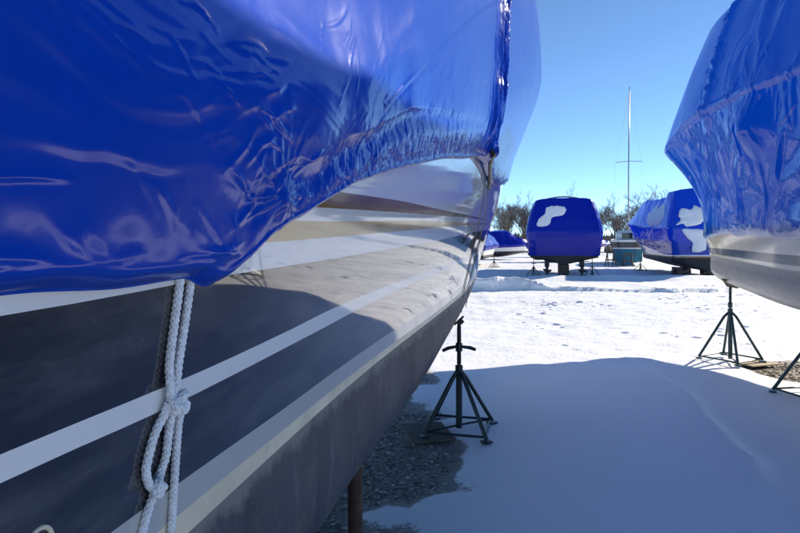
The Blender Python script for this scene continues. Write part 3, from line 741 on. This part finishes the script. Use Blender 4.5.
# ------------------------------------------------------------------ jack stands
def jack_stand(loc, rz, top, apex, half, mat, label, pad_tilt=(0, 0), handle_z=None, hrot=0.0, group='jack stands carrying the boats', detail=1, pad=.16):
    r = empty('jack_stand', loc, rz); tag(r, label, 'boat stand', group)
    n = 8 if detail else 5
    mb = MB(); mb.tube([(0, 0, .03), (0, 0, apex+.06)], .026, n+4); mb.tube([(0, 0, apex+.02), (0, 0, apex+.075)], .031, n+4)
    mb.build('post', mat, r, auto=40)
    mb = MB(); mb.tube([(0, 0, apex+.05), (0, 0, top-.02)], .0155, n+2)
    if detail:
        th = [(.0175*math.cos(a*2*PI), .0175*math.sin(a*2*PI), apex+.09 + .011*a) for a in np.linspace(0, max(1, (top-apex-.14)/.011), int(max(8, (top-apex-.14)/.011*10)))]
        mb.tube(th, .0028, 4)
    mb.build('screw', M['rust'] if mat is M['rust'] else mat, r, auto=40)
    for sx in (-1, 1):
        for sy in (-1, 1):
            mb = MB(); mb.tube([(sx*.018, sy*.018, apex+.02), (sx*.05, sy*.05, apex-.03), (sx*half, sy*half, .035)], .0165, n)
            mb.box((sx*half, sy*half, .016), (.07, .07, .014), rz=PI/4 if sx*sy > 0 else -PI/4)
            mb.build('leg', mat, r, auto=40)
    mb = MB()
    c = [(half-.012, half-.012), (-half+.012, half-.012), (-half+.012, -half+.012), (half-.012, -half+.012)]
    for i in range(4):
        a, b = c[i], c[(i+1) % 4]; mb.tube([(a[0], a[1], .045), (b[0], b[1], .045)], .0105, 6)
    for i in (0, 2): mb.tube([(c[i][0], c[i][1], .046), (0, 0, .05)], .009, 6)
    mb.build('base_frame', mat, r, auto=40)
    hz = handle_z if handle_z else apex+.16
    mb = MB(); R = Matrix.Rotation(hrot, 3, 'Z')
    mb.tube([R @ Vector(p) for p in ((-.135, 0, hz-.028), (-.09, 0, hz-.006), (-.03, 0, hz+.006), (.03, 0, hz+.006), (.09, 0, hz-.002), (.135, 0, hz-.018))], [.013, .015, .012, .012, .015, .013], n)
    mb.tube([(0, 0, hz-.03), (0, 0, hz+.035)], .028, n)
    mb.build('handle', mat, r, auto=40)
    mb = MB(); R = Matrix.Rotation(pad_tilt[0], 3, 'X') @ Matrix.Rotation(pad_tilt[1], 3, 'Y')
    mb.box((0, 0, top), (pad, pad, .018), rot=R, bev=.004); mb.box(R @ Vector((0, 0, -.02)) + Vector((0, 0, top)), (.045, .045, .035), rot=R)
    mb.build('pad', M['wood_block'], r)
    return r
jack_stand((.48, 4.70, gz(.48, 4.70)), math.radians(-14), .90, .46, .245, M['steel_dark'], 'dark steel jack stand in the shade under the bow of the striped hull', (0, -.75), .68, math.radians(14), pad=.09)
jack_stand((4.27, 7.47, gz(4.27, 7.47)), math.radians(28), 1.0, .60, .26, M['steel_teal'], 'teal jack stand in full sun under the bow of the cream hull', (.1, .7), .72, .6)
jack_stand((4.13, 5.72, gz(4.13, 5.72)), math.radians(10), .97, .56, .26, M['steel_teal'], 'teal jack stand cut by the right picture edge beside brown gravel', (.1, .6), .72, .2)
p = empty('prop_post', (-.178, 2.3, -.03), .2); tag(p, 'rusty brown pipe prop standing under the worn bottom of the striped hull', 'prop post')
mb = MB(); mb.tube([(0, 0, .02), (0, 0, .80)], .029, 16); mb.tube([(0, 0, .02), (0, 0, .30)], .036, 16); mb.build('post', M['rust'], p, auto=40)
mb = MB(); mb.box((0, 0, .02), (.3, .3, .03), bev=.006); mb.build('base_plate', M['rust'], p)
mb = MB(); mb.box((0, 0, .80), (.16, .16, .02), rot=Matrix.Rotation(-.35, 3, 'Y'), bev=.004); mb.build('top_plate', M['rust'], p)

mb = MB(); mb.box((0, 0, 0), (.36, .42, .014), bev=.003)
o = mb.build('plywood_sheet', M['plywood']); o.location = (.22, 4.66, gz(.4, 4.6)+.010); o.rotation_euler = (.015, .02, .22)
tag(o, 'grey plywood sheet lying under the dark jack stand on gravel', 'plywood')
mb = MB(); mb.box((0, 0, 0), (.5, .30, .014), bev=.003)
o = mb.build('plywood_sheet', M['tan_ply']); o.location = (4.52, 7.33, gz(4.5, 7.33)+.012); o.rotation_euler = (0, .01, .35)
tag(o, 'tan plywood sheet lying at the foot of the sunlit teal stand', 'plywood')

# ------------------------------------------------------------------ braided rope
def resample(pts, step):
    P = [Vector(p) for p in pts]; out = []; n = len(P)
    for i in range(n-1):
        p0, p1, p2, p3 = P[max(i-1, 0)], P[i], P[i+1], P[min(i+2, n-1)]
        k = max(2, int((p2-p1).length/step*1.2))
        for j in range(k):
            f = j/k
            out.append(.5*((2*p1) + (p2-p0)*f + (2*p0-5*p1+4*p2-p3)*f*f + (3*p1-p0-3*p2+p3)*f**3))
    out.append(P[-1]); return out
def braid(mb, pts, R=.0057, pitch=.034, step=.0022):
    """eight-strand plait along a path: four yarns turn one way, four the other, weaving over and under"""
    c = resample(pts, step); n = len(c); up = Vector((.3, -1, .1)); fr = []; s = [0]
    for i in range(n):
        t = (c[min(i+1, n-1)]-c[max(i-1, 0)]).normalized()
        a = up - t*up.dot(t); a.normalize(); fr.append((a, t.cross(a))); up = a
        if i: s.append(s[-1] + (c[i]-c[i-1]).length)
    for d in (1, -1):
        for k in range(4):
            for e in (0,):
                path = []; rad = []
                for i in range(n):
                    ph = d*(2*PI*s[i]/pitch) + k*PI/2 + e*.20
                    over = math.cos(8*PI*s[i]/pitch + k*PI + (0 if d > 0 else PI))
                    r = R*.62*(1 + .20*over); a, b = fr[i]
                    path.append(c[i] + a*r*math.cos(ph) + b*r*math.sin(ph)); rad.append(R*.40)
                mb.tube(path, rad, 6)
RB1 = Matrix.Translation((S1[0], S1[1], 0)) @ Matrix.Rotation(-TH1, 4, 'Z')
def on_side(u, z, off): return RB1 @ near_pt(u, z, off)
rope = empty('rope', on_side(6.80, 1.334, .012)); tag(rope, 'white braided rope hanging doubled from the blue wrap, knotted twice, against the navy hull', 'rope')
rinv = Matrix.Translation(-rope.location)
def strand(name, pts, R=.0057, pitch=.034):
    mb = MB(); braid(mb, [rinv @ on_side(u+.018, z, max(o-.003, .0062)) for u, z, o in pts], R, pitch); return mb.build(name, M['rope'], rope, True)
strand('strand', [(6.809, 1.53, .006), (6.808, 1.49, .008), (6.809, 1.437, .009), (6.810, 1.389, .010), (6.806, 1.354, .014), (6.802, 1.336, .014)])
strand('strand', [(6.782, 1.53, .006), (6.782, 1.49, .008), (6.785, 1.434, .010), (6.791, 1.385, .012), (6.794, 1.350, .015), (6.797, 1.334, .013)])
strand('strand', [(6.806, 1.334, .014), (6.811, 1.320, .012), (6.823, 1.300, .009), (6.831, 1.276, .008), (6.833, 1.251, .008), (6.820, 1.226, .010), (6.811, 1.218, .012)])
strand('strand', [(6.798, 1.330, .018), (6.795, 1.313, .013), (6.792, 1.286, .010), (6.790, 1.256, .009), (6.798, 1.236, .010), (6.808, 1.222, .014), (6.810, 1.214, .010)])
strand('strand', [(6.810, 1.224, .014), (6.809, 1.206, .010), (6.816, 1.188, .009), (6.822, 1.164, .008), (6.828, 1.139, .009), (6.836, 1.10, .010), (6.84, 1.03, .012), (6.85, .93, .010)])
strand('strand', [(6.785, 1.336, .014), (6.775, 1.316, .014), (6.770, 1.290, .010), (6.762, 1.238, .009), (6.754, 1.182, .009), (6.752, 1.128, .010), (6.758, 1.08, .011), (6.77, .99, .012), (6.78, .90, .010)])
def knot(name, u, z, off, sc, tilt):
    c = rinv @ on_side(u, z, off); ax = (on_side(u-.1, z, off)-on_side(u+.1, z, off)).normalized(); nn = (on_side(u, z, .1)-on_side(u, z, 0)).normalized(); zz = Vector((0, 0, 1))
    P = []
    for t in np.linspace(0, 2*PI, 40):
        x, y, d = math.sin(t)+2*math.sin(2*t), math.cos(t)-2*math.cos(2*t), -1.25*math.sin(3*t)
        x, y = x*math.cos(tilt)-y*math.sin(tilt), x*math.sin(tilt)+y*math.cos(tilt)
        P.append(c + (ax*x + zz*y*1.05)*sc + nn*d*sc*1.15)
    mb = MB(); braid(mb, P, .0056, .034); mb.build(name, M['rope'], rope, True)
knot('knot', 6.812, 1.333, .021, .0044, .3)
knot('knot', 6.830, 1.221, .017, .0025, 1.1)

# ------------------------------------------------------------------ boats further off
GEN = dict(rake=[(.3, 0), (1, 0), (1.4, .3), (2, .7), (3, 1.2)], chine=[(0, .02), (2, .12), (5, .18), (12, .18)], keel=[(0, .03), (1, .25), (3, .50), (6, .55), (12, .50)])
def wrapped(name, loc, th, B, cover_mat, label, us, vs, disp, group='shrink wrapped boats stored on stands', NS=40):
    r = empty(name, loc, -th); tag(r, label, 'boat', group)
    B.build_hull(r, None, NS=NS, pw=1.2); B.build_cover(r, cover_mat, us, vs, disp); return r
def far_disp(seed, amp=1.0):
    def f(side, u, b, z, v):
        d = amp*(.045*fbm(u*.8, z*1.0, seed+side, 2) + .022*ridged(u*1.6, z*2.4 + side, seed, 3))
        return d*sstep(0, .2, v), .35 + .5*sstep(.6, .0, v)
    return f
# stern-on boat in the middle: hull 9 m, stern towards us
c1 = Boat(L=9.0, zd=1.3, zw=.96, sharp=.45, **{**GEN, 'keel': [(0, .03), (1, .2), (3, .36), (9, .40)], 'chine': [(0, .02), (3, .06), (9, .08)]},
    bwl=[(0, 0), (1, .5), (3, 1.1), (5, 1.35), (9, 1.40)], bdk=[(0, 0), (1, .7), (3, 1.3), (5, 1.5), (10, 1.46)])
c1.bands = [('navy', [(0, 1.5), (9, 1.3)]), ('white', [(0, 1.2), (9, 1.04)]), ('navy', [(0, 1.15), (9, 1.0)]), ('antifoul_black', [(0, 1.05), (9, .96)])]
c1.guides = [dict(hem=1, u1=9.04, off=.03, z=[(-1, 1.25), (3, 1.1), (9, .97)]),
    dict(u0=-1.4, u1=9.16, b=[(-1.4, 0), (-1, .6), (1, 1.2), (4, 1.55), (8.7, 1.62), (8.95, 1.58), (9.16, 1.44)], z=[(-1.4, 2.4), (3, 2.2), (9, 1.98)]),
    dict(u0=-1.0, u1=8.85, b=[(-1, 0), (0, .4), (2, .85), (4, 1.12), (8.4, 1.22), (8.65, 1.19), (8.85, 1.08)], z=[(-1, 2.5), (2, 2.9), (4, 3.3), (8.7, 3.38), (9, 3.36)]),
    dict(u0=-.6, u1=8.80, b=[(-.6, 0), (9, 0)], z=[(-.6, 2.6), (2, 3.0), (4, 3.42), (9, 3.46)])]
def c1_disp(side, u, b, z, v):
    d, c = far_disp(31, .7)(side, u, b, z, v)
    pull = np.exp(-np.clip(np.abs(z-2.0), 0, None)/.12)*.012*pn(b*3.0, 4) + .02*ridged(b*1.3 + z*.5, z*.7, 9, 2)*sstep(8.6, 9.0, u)
    return d*(.35 + .65*sstep(9.1, 8.2, u)) + pull, c*.3
bC = wrapped('wrapped_boat', (9.20, 33.75, 0), math.radians(13.5), c1, M['film_far'], 'stern-on boat in dark blue wrap, black underbody, twin drives below',
    np.concatenate([np.linspace(-1.4, 8.6, 80)[:-1], np.linspace(8.6, 9.16, 14)]), np.concatenate([np.linspace(0, 1, 22)[:-1], np.linspace(1, 2, 24)[:-1], np.linspace(2, 3, 14)]), c1_disp)
def part(mb, name, mat, par, **k): return mb.build(name, mat, par, **k)
# fittings of that boat, in its own coordinates (stern face near y = -9.2)
mb = MB(); mb.tube([(-.85, -8.6, 3.40), (-.62, -8.6, 3.47), (-.25, -8.6, 3.53), (.1, -8.6, 3.54), (.5, -8.6, 3.48), (.8, -8.6, 3.42)], .035, 8)
part(mb, 'roof_hoop', M['cord_grey'], bC, smooth=True)
for sx in (-1, 1):
    mb = MB(); x = sx*.72
    mb.box((x, -9.15, .62), (.20, .32, .34), bev=.05); mb.box((x, -9.38, .40), (.12, .26, .30), bev=.04); mb.tube([(x, -9.62, .28), (x, -9.28, .28)], [.03, .09], 10)
    for k in range(3):
        a = k*2*PI/3 + .4; d = Vector((math.cos(a), 0, math.sin(a)))
        mb.tube([Vector((x, -9.55, .28)) + d*.05, Vector((x, -9.53, .28)) + d*.13, Vector((x, -9.56, .28)) + d*.20], [.03, .06, .02], 6)
    part(mb, 'stern_drive', M['antifoul_black'], bC, auto=40)
mb = MB(); mb.box((0, -8.2, .34), (.44, 1.3, .50), bev=.04); part(mb, 'keel_block', M['wood_block'], bC)
# a pale patch of wrap repair and clinging snow on the sloping stern cover
def decal(name, mat, par, pts3, n_off, thick=.012, label=None):
    """thin lump of snow, or a painted glint, on a wrap: outline in the surface, raised in the middle"""
    c = sum((Vector(p) for p in pts3), Vector())/len(pts3); n = Vector(n_off).normalized(); k = len(pts3)
    pts = []
    for i in range(k):                                            # rounded, slightly ragged outline
        p0, p1, p2, p3 = (Vector(pts3[(i+j-1) % k]) for j in range(4))
        for f in (0, .25, .5, .75):
            q = .5*((2*p1) + (p2-p0)*f + (2*p0-5*p1+4*p2-p3)*f*f + (3*p1-p0-3*p2+p3)*f**3)
            pts.append(q + (q-c)*random.uniform(-.05, .05))
    m = len(pts); mb = MB()
    rings = [[p - n*.06 for p in pts], [p + n*.01 for p in pts], [c + (p-c)*.93 + n*thick for p in pts], [c + (p-c)*.6 + n*thick*1.3 for p in pts]]
    vs = [q for r in rings for q in r] + [c + n*thick*1.4]
    fs = [(r*m+i, r*m+(i+1) % m, (r+1)*m+(i+1) % m, (r+1)*m+i) for r in range(3) for i in range(m)] + [(3*m+i, 3*m+(i+1) % m, 4*m) for i in range(m)]
    mb.add(vs, fs); o = mb.build(name, mat, par, smooth=True)
    if label: o['label'] = label
    return o
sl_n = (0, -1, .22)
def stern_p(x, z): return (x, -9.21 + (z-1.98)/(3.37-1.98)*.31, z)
decal('snow_glint_patch', M['snow_glint_patch'], bC, [stern_p(x, z) for x, z in ((-1.08, 2.22), (-.62, 2.30), (-.5, 2.62), (-.02, 2.72), (.08, 3.02), (-.3, 3.12), (-.72, 3.06), (-.80, 2.78), (-1.0, 2.62), (-1.12, 2.42))], sl_n, .03)

# boat to the right of it: stern towards us, port side running back to the bow
c2 = Boat(L=9.0, zd=1.9, zw=.84, sharp=.7, **{**GEN, 'keel': [(0, .03), (1, .22), (3, .5), (9, .60)]},
    bwl=[(0, 0), (.5, .3), (1, .55), (3, 1.15), (5, 1.4), (9, 1.45)], bdk=[(0, 0), (.3, .45), (1, .9), (2, 1.25), (3, 1.45), (5, 1.6), (10, 1.6)])
c2.bands = [('white', [(-1, 2.0), (2, 1.8), (9, 1.6)]), ('bronze', [(-.5, 1.02), (4, .93), (9, .91)]), ('antifoul_black', [(-.5, .92), (4, .86), (9, .84)])]
c2.guides = [dict(hem=1, u1=9.04, off=.03, z=[(-1, 1.85), (-.3, 1.75), (1, 1.66), (3, 1.5), (5, 1.3), (7, 1.05), (8.2, .97), (9, .97)]),
    dict(u0=-1.25, u1=9.20, b=[(-1.25, 0), (-1.1, .45), (-.6, .95), (1, 1.45), (4, 1.68), (8.75, 1.68), (9.0, 1.62), (9.2, 1.48)], z=[(-1.25, 2.7), (2, 2.55), (5, 2.35), (9, 2.15)]),
    dict(u0=-1.15, u1=8.75, b=[(-1.15, 0), (-.6, .55), (1, .85), (3, 1.15), (5, 1.3), (9, 1.32)], z=[(-1.15, 2.95), (.5, 3.2), (2, 3.6), (3.5, 3.75), (6, 3.62), (7.4, 3.64), (7.9, 3.86), (9, 3.84)]),
    dict(u0=-1.0, u1=8.70, b=[(-.6, 0), (9, 0)], z=[(-1, 3.0), (.5, 3.25), (2, 3.7), (3.5, 3.85), (6, 3.75), (7.4, 3.78), (8.0, 4.02), (9, 4.0)])]
def c2_disp(side, u, b, z, v):
    d, c = far_disp(5, .5)(side, u, b, z, v)
    return d*(.25 + .75*sstep(9.2, 7.6, u)) + .10*gauss(v, 2.0, .2)*pn(u*1.4, 3)*sstep(8.8, 6, u), c*.15
bR = wrapped('wrapped_boat', (14.95, 34.6, 0), math.radians(8), c2, M['film_mid'], 'boat right of the sailing yacht, white bow and rumpled blue wrap with snow patches and a painted glint',
    np.linspace(-1.25, 9.20, 110), np.concatenate([np.linspace(0, 1, 24)[:-1], np.linspace(1, 2, 26)[:-1], np.linspace(2, 3, 12)]), c2_disp)
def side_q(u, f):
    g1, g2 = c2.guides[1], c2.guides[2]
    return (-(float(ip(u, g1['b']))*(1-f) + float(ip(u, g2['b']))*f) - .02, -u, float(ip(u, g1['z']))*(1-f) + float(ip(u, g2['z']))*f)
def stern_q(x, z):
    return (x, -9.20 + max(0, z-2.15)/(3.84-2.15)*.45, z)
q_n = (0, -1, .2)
decal('snow_glint_patch', M['snow_glint_patch'], bR, [stern_q(x, z) for x, z in ((-1.4, 2.30), (-1.1, 2.36), (-.9, 2.22), (-.4, 2.34), (-.2, 2.48), (.25, 2.44), (.4, 2.62), (.3, 2.95), (.05, 3.0), (-.05, 3.3), (-.2, 3.05), (-.55, 3.2), (-.7, 3.0), (-1.1, 3.06), (-1.28, 2.75), (-1.2, 2.55))], q_n, .05)
decal('snow_glint_patch', M['snow_glint_patch'], bR, [stern_q(x, z) for x, z in ((-1.15, 2.08), (-.7, 2.13), (-.3, 2.1), (-.25, 1.8), (-.12, 1.6), (-.2, 1.2), (-.5, 1.08), (-.75, 1.16), (-.72, 1.5), (-.95, 1.75))], (0, -1, 0), .04)
decal('snow_glint_patch', M['snow_glint_patch'], bR, [stern_q(x, z) for x, z in ((-.1, 1.45), (.05, 1.32), (.6, 1.42), (.95, 1.36), (.9, 1.22), (.1, 1.18))], (0, -1, 0), .04)
decal('snow_glint_patch', M['snow_glint_patch'], bR, [(x, -8.5 + y*.5, 3.96 - abs(x)*.10 + .02) for x, y in ((-1.1, -.2), (-.2, -.3), (.9, -.2), (.8, .5), (-.3, .7), (-1.0, .4))], (0, 0, 1), .06)
decal('snow_glint_patch', M['snow_glint_patch'], bR, [side_q(*q) for q in ((5.6, .15), (6.4, .08), (7.6, .12), (8.1, .4), (7.7, .75), (7.0, .62), (6.5, .85), (5.9, .6), (5.3, .5))], (-1, 0, .3), .05)  # pale patch standing in for light glinting off the port wrap
def simple_stand(loc, rz, top, label, mat=None):
    return jack_stand(loc, rz, top, top*.5, .24, mat or M['steel_dark'], label, (0, 0), top*.72, .3, detail=0)
C1, S1_ = (7.07, 34.0), 1
simple_stand((5.92, 25.6, gz(5.92, 25.6)), .2, .86, 'dark jack stand at the left quarter of the stern-on blue boat')
simple_stand((8.32, 25.0, gz(8.32, 25.0)), .3, .86, 'dark jack stand at the right quarter of the stern-on blue boat')
simple_stand((12.9, 31.0, gz(12.9, 31.0)), .2, .70, 'dark jack stand under the port side of the boat right of the sailing yacht')
def crib(loc, rz, h, label):
    r = empty('timber_crib', loc, rz); tag(r, label, 'timber support', 'timber cribs under the boats'); k = max(2, int(h/.14))
    for i in range(k):
        for sx in (-1, 1):
            mb = MB(); mb.box((sx*.2*(i % 2 == 0), sx*.2*(i % 2 == 1), .07 + i*.14), (.15, .62, .135) if i % 2 == 0 else (.62, .15, .135), bev=.008); mb.build('timber', M['wood_block'], r)
crib((12.75, 26.2, gz(12.75, 26.2)), .1, .44, 'timber crib under the left stern corner of the boat right of the yacht')
crib((14.0, 26.1, gz(14.0, 26.1)), .15, .44, 'timber crib beside the cream hull, under the middle of the next stern')

# sailing yacht seen end-on with its mast up
sb = empty('sailing_yacht', (17.95, 45.8, 0), -math.radians(21)); sb.scale = (1.12, 1.12, 1.12); tag(sb, 'small white sailing yacht with teal keel, smoked windows and one tall bare mast', 'sailing boat')
c3 = Boat(L=7.5, zd=1.5, zw=1.0, **{**GEN, 'keel': [(0, .1), (1.5, .75), (3, .92), (7.5, .90)], 'chine': [(0, .05), (2, .6), (7.5, .72)]},
    bwl=[(0, 0), (1, .35), (3, .72), (7.5, .80)], bdk=[(0, 0), (1, .5), (3, .90), (8, .95)])
c3.bands = [('white', [(-.5, 1.62), (7.5, 1.5)]), ('black_stripe', [(-.5, 1.42), (7.5, 1.38)]), ('white', [(-.5, 1.10), (7.5, 1.05)]), ('antifoul_teal', [(0, 1.0), (7.5, .98)])]
c3.build_hull(sb, None, NS=30)
mb = MB(); mb.box((0, -4.6, 1.75), (1.35, 3.2, .52), bev=.12); mb.box((0, -4.4, 2.02), (1.15, 2.4, .16), bev=.06); mb.build('cabin', M['white'], sb)
for sx in (-1, 1):
    mb = MB(); mb.box((sx*.672, -4.5, 1.76), (.02, 2.2, .20), bev=.004); mb.build('cabin_window', M['window'], sb)
mb = MB(); mb.box((0, -6.204, 1.76), (.6, .02, .34), bev=.004); mb.build('companionway_hatch', M['window'], sb)
mast = MB(); mast.tube([(.1, -3.4, 1.6), (.11, -3.4, 6.5), (.16, -3.4, 11.2)], [.045, .04, .03], 8); mo = mast.build('mast', M['metal'], sb, smooth=True)
mb = MB(); mb.tube([(-.68, -3.4, 6.6), (.11, -3.4, 6.66), (.9, -3.4, 6.6)], .022, 6); mb.build('spreader', M['metal'], mo)
mb = MB(); mb.tube([(.16, -3.4, 11.2), (.16, -3.4, 11.5)], .012, 5); mb.box((.16, -3.5, 11.4), (.04, .3, .05)); mb.build('wind_vane', M['black_rubber'], mo)
for x0, y0, x1 in ((-.8, -3.6, -.68), (.8, -3.6, .9)):
    mb = MB(); mb.tube([(x0, y0, 1.6), (x1, -3.4, 6.6), (.16, -3.4, 11.1)], .003, 4); mb.build('stay', M['metal'], mo)
for a in ((0, .4, 1.6), (0, -7.4, 1.6)):
    mb = MB(); mb.tube([a, (.16, -3.4, 11.1)], .003, 4); mb.build('stay', M['metal'], mo)
def trestle(loc, rz, h, label):
    r = empty('trestle', loc, rz); tag(r, label, 'trestle', 'timber trestles')
    for sx in (-1, 1):
        mb = MB(); mb.tube([(sx*.28, -.2, 0), (sx*.22, 0, h)], .04, 6); mb.build('leg', M['wood_block'], r)
        mb = MB(); mb.tube([(sx*.28, .2, 0), (sx*.22, 0, h)], .04, 6); mb.build('leg', M['wood_block'], r)
    mb = MB(); mb.box((0, 0, h), (.62, .09, .09)); mb.build('crossbar', M['wood_block'], r); mb = MB(); mb.box((0, 0, h*.45), (.56, .05, .08)); mb.build('brace', M['wood_block'], r)
trestle((13.55, 37.2, gz(13.55, 37.2)), .2, .86, 'brown timber trestle left of the teal keel')
trestle((14.6, 37.0, gz(14.6, 37.0)), -.3, .8, 'brown timber trestle in front of the teal keel')

# small wrapped boats far back
def small(loc, th, L, H, W, label, film_m, hull='white', seed=1, wrap=True, zw=.7):
    c = Boat(L=L, zd=1.2, zw=zw, sharp=.6, **GEN, bwl=[(0, 0), (.2*L, .55*W), (.5*L, .9*W), (L, .92*W)], bdk=[(0, 0), (.15*L, .6*W), (.45*L, W), (L+1, W)])
    c.bands = [(hull, [(-.5, 1.35), (L, 1.2)]), ('antifoul_black', [(-.2, zw+.08), (L, zw)])]
    c.guides = [dict(hem=1, u1=L+.03, off=.03, z=[(-1, 1.2), (L, 1.0)]),
        dict(u0=-.7, u1=L+.08, b=[(-.7, 0), (-.3, .4*W), (.3*L, W*1.02), (L+.1, W*1.06)], z=[(-.7, 1.45), (L, 1.35)]),
        dict(u0=-.55, u1=L, b=[(-.55, 0), (.3*L, .55*W), (L, .6*W)], z=[(-.55, 1.55), (.25*L, 1.8), (.5*L, H-.15), (L, H-.35)]),
        dict(u0=-.5, u1=L-.1, b=[(-.5, 0), (L, 0)], z=[(-.5, 1.6), (.25*L, 1.9), (.5*L, H), (L, H-.2)])]
    r = empty('wrapped_boat', loc, -th); tag(r, label, 'boat', 'shrink wrapped boats stored on stands')
    c.build_hull(r, None, NS=24); c.build_cover(r, film_m, np.linspace(-.7, L+.08, 40), np.linspace(0, 3, 26), far_disp(seed, .8)); return r
small((6.35, 42.2, 0), math.radians(20), 6.5, 2.35, 1.15, 'small white hulled boat in blue wrap, half hidden behind the striped bow', M['film_far'], 'white', 3)
small((11.6, 52.0, 0), math.radians(75), 5.0, 2.6, 1.2, 'low blue wrapped boat far back, just right of the striped bow', M['film_far'], 'white', 4)
small((12.6, 60.0, 0), math.radians(-80), 6.0, 2.1, 1.1, 'low blue wrapped boat far back, at the left flank of the stern-on boat', M['film_far'], 'navy', 5)
small((16.6, 47.0, 0), math.radians(70), 6.5, 2.2, 1.15, 'white hulled boat with a blue wrap peeping out right of the stern-on boat', M['film_far'], 'white', 6)
simple_stand((5.75, 35.3, gz(5.75, 35.3)), .2, .72, 'thin jack stand under the small white boat behind the striped bow')

# ------------------------------------------------------------------ bare winter trees along the yard
def bare_tree(seed, H, spread, twigs):
    rnd = random.Random(seed); tr = MB(); cr = MB(); tips = []
    def grow(mb, p, d, L, r, depth, n=5):
        pts = [p]; q = p.copy(); dd = d.copy(); seg = 4 if depth < 2 else 3
        for i in range(seg):
            dd = (dd + Vector((rnd.gauss(0, .13), rnd.gauss(0, .13), rnd.gauss(.05, .07)))).normalized(); q = q + dd*L/seg; pts.append(q.copy())
        mb.tube(pts, [r*(1-.45*i/seg) for i in range(seg+1)], n, cap=False)
        if depth >= 5 or len(tips) > twigs: tips.append(q); return
        for k in range(rnd.choice((3, 4, 4, 5)) if depth < 3 else rnd.choice((3, 4))):
            f = rnd.uniform(.35, 1.0) if k else 1.0; i = min(seg, max(1, int(round(f*seg)))); a = rnd.uniform(0, 2*PI)
            side = Vector((math.cos(a), math.sin(a), rnd.uniform(-.1, .5)))
            nd = (dd*rnd.uniform(.55, 1.0) + side*rnd.uniform(.5, 1.0)*spread).normalized()
            grow(cr, pts[i], nd, L*rnd.uniform(.52, .80), max(.018, r*(1-.45*f)*rnd.uniform(.5, .7)), depth+1, 4 if depth < 2 else 3)
    grow(tr, Vector((0, 0, -.1)), Vector((rnd.gauss(0, .05), rnd.gauss(0, .05), 1)).normalized(), H*.36, H*.021, 0, 8)
    return tr, cr
protos = []
for i, (H, sp, tw) in enumerate(((9, .75, 1700), (10, .6, 1700), (8, .9, 1700), (9.5, .7, 1700))):
    r = empty('bare_tree', (0, 0, 0)); tr, cr = bare_tree(40+i, H, sp, tw)
    tr.build('trunk', M['bark'], r, True); cr.build('crown', M['twig'], r); protos.append(r)
spots = []; rt = random.Random(5)
for i in range(120):
    x = -34 + i*.95 + rt.uniform(-.7, .7); y = 96 + rt.uniform(-9, 14) - .08*x
    spots.append((x, y, rt.uniform(.72, 1.12)))
used = set(); kinds = []
for i, (x, y, s) in enumerate(spots):
    k = rt.randrange(4); pr = protos[k]
    if k not in used: o = pr; used.add(k)
    else: o = copy_tree(pr)
    o.location = (x, y, gz(x, y)); o.rotation_euler = (0, 0, rt.uniform(0, 6.28)); o.scale = (s, s, s)
    tag(o, 'bare grey winter tree in the long row behind the boats', 'tree', 'bare trees along the far edge of the yard')
tr, cr = bare_tree(77, 11.5, .95, 7000)
bt = empty('bare_tree', (33.5, 76.0, gz(33.5, 76))); tag(bt, 'broad round-crowned bare tree, tallest of all, above the boat lying bow to the left', 'tree', 'bare trees along the far edge of the yard')
tr.build('trunk', M['bark'], bt, True); cr.build('crown', M['twig'], bt)
# undergrowth under the trees
mb = MB()
for i in range(13000):
    x = random.uniform(-45, 95); y = 93 + random.gauss(0, 3.2) - .08*x; h = random.uniform(.8, 3.6)*(.75 + .5*abs(math.sin(x*.21)+.4*math.sin(x*.53)))
    a = random.uniform(0, 6.28); l = random.uniform(.1, .5); z0 = -.2
    px_, py_ = math.cos(a)*l, math.sin(a)*l; wd = random.uniform(.012, .05)
    c, s_ = math.cos(a+1.5)*wd, math.sin(a+1.5)*wd
    mb.add([(x-c, y-s_, z0), (x+c, y+s_, z0), (x+px_*h*.6+c*.7, y+py_*h*.6+s_*.7, h*.55), (x+px_*h*.6-c*.7, y+py_*h*.6-s_*.7, h*.55), (x+px_*h+random.uniform(-.2, .2), y+py_*h, h)], [(0, 1, 2, 3), (3, 2, 4)])
o = mb.build('undergrowth', M['brush']); tag(o, 'brown leafless brush under the row of bare trees', 'undergrowth', kind='stuff')

# a low far-off wood closing the horizon, one mass of thin bare stems
mb = MB()
for i in range(9000):
    a = random.uniform(-1.25, 1.35); d = random.uniform(300, 420); x, y = math.sin(a)*d, math.cos(a)*d
    h = random.uniform(3.5, 7.5)*(.8 + .25*math.sin(a*17) + .2*math.sin(a*41)); wd = random.uniform(.25, .9); t = random.uniform(-1, 1)
    mb.add([(x-wd*.5, y, -1), (x+wd*.5, y+.3, -1), (x+wd+t, y, h*.7), (x-wd+t, y+.4, h*.65), (x+t*1.5, y, h)], [(0, 1, 2, 3), (3, 2, 4)])
o = mb.build('far_wood', M['brush']); tag(o, 'far-off leafless wood closing the horizon behind the yard', 'wood', kind='stuff')
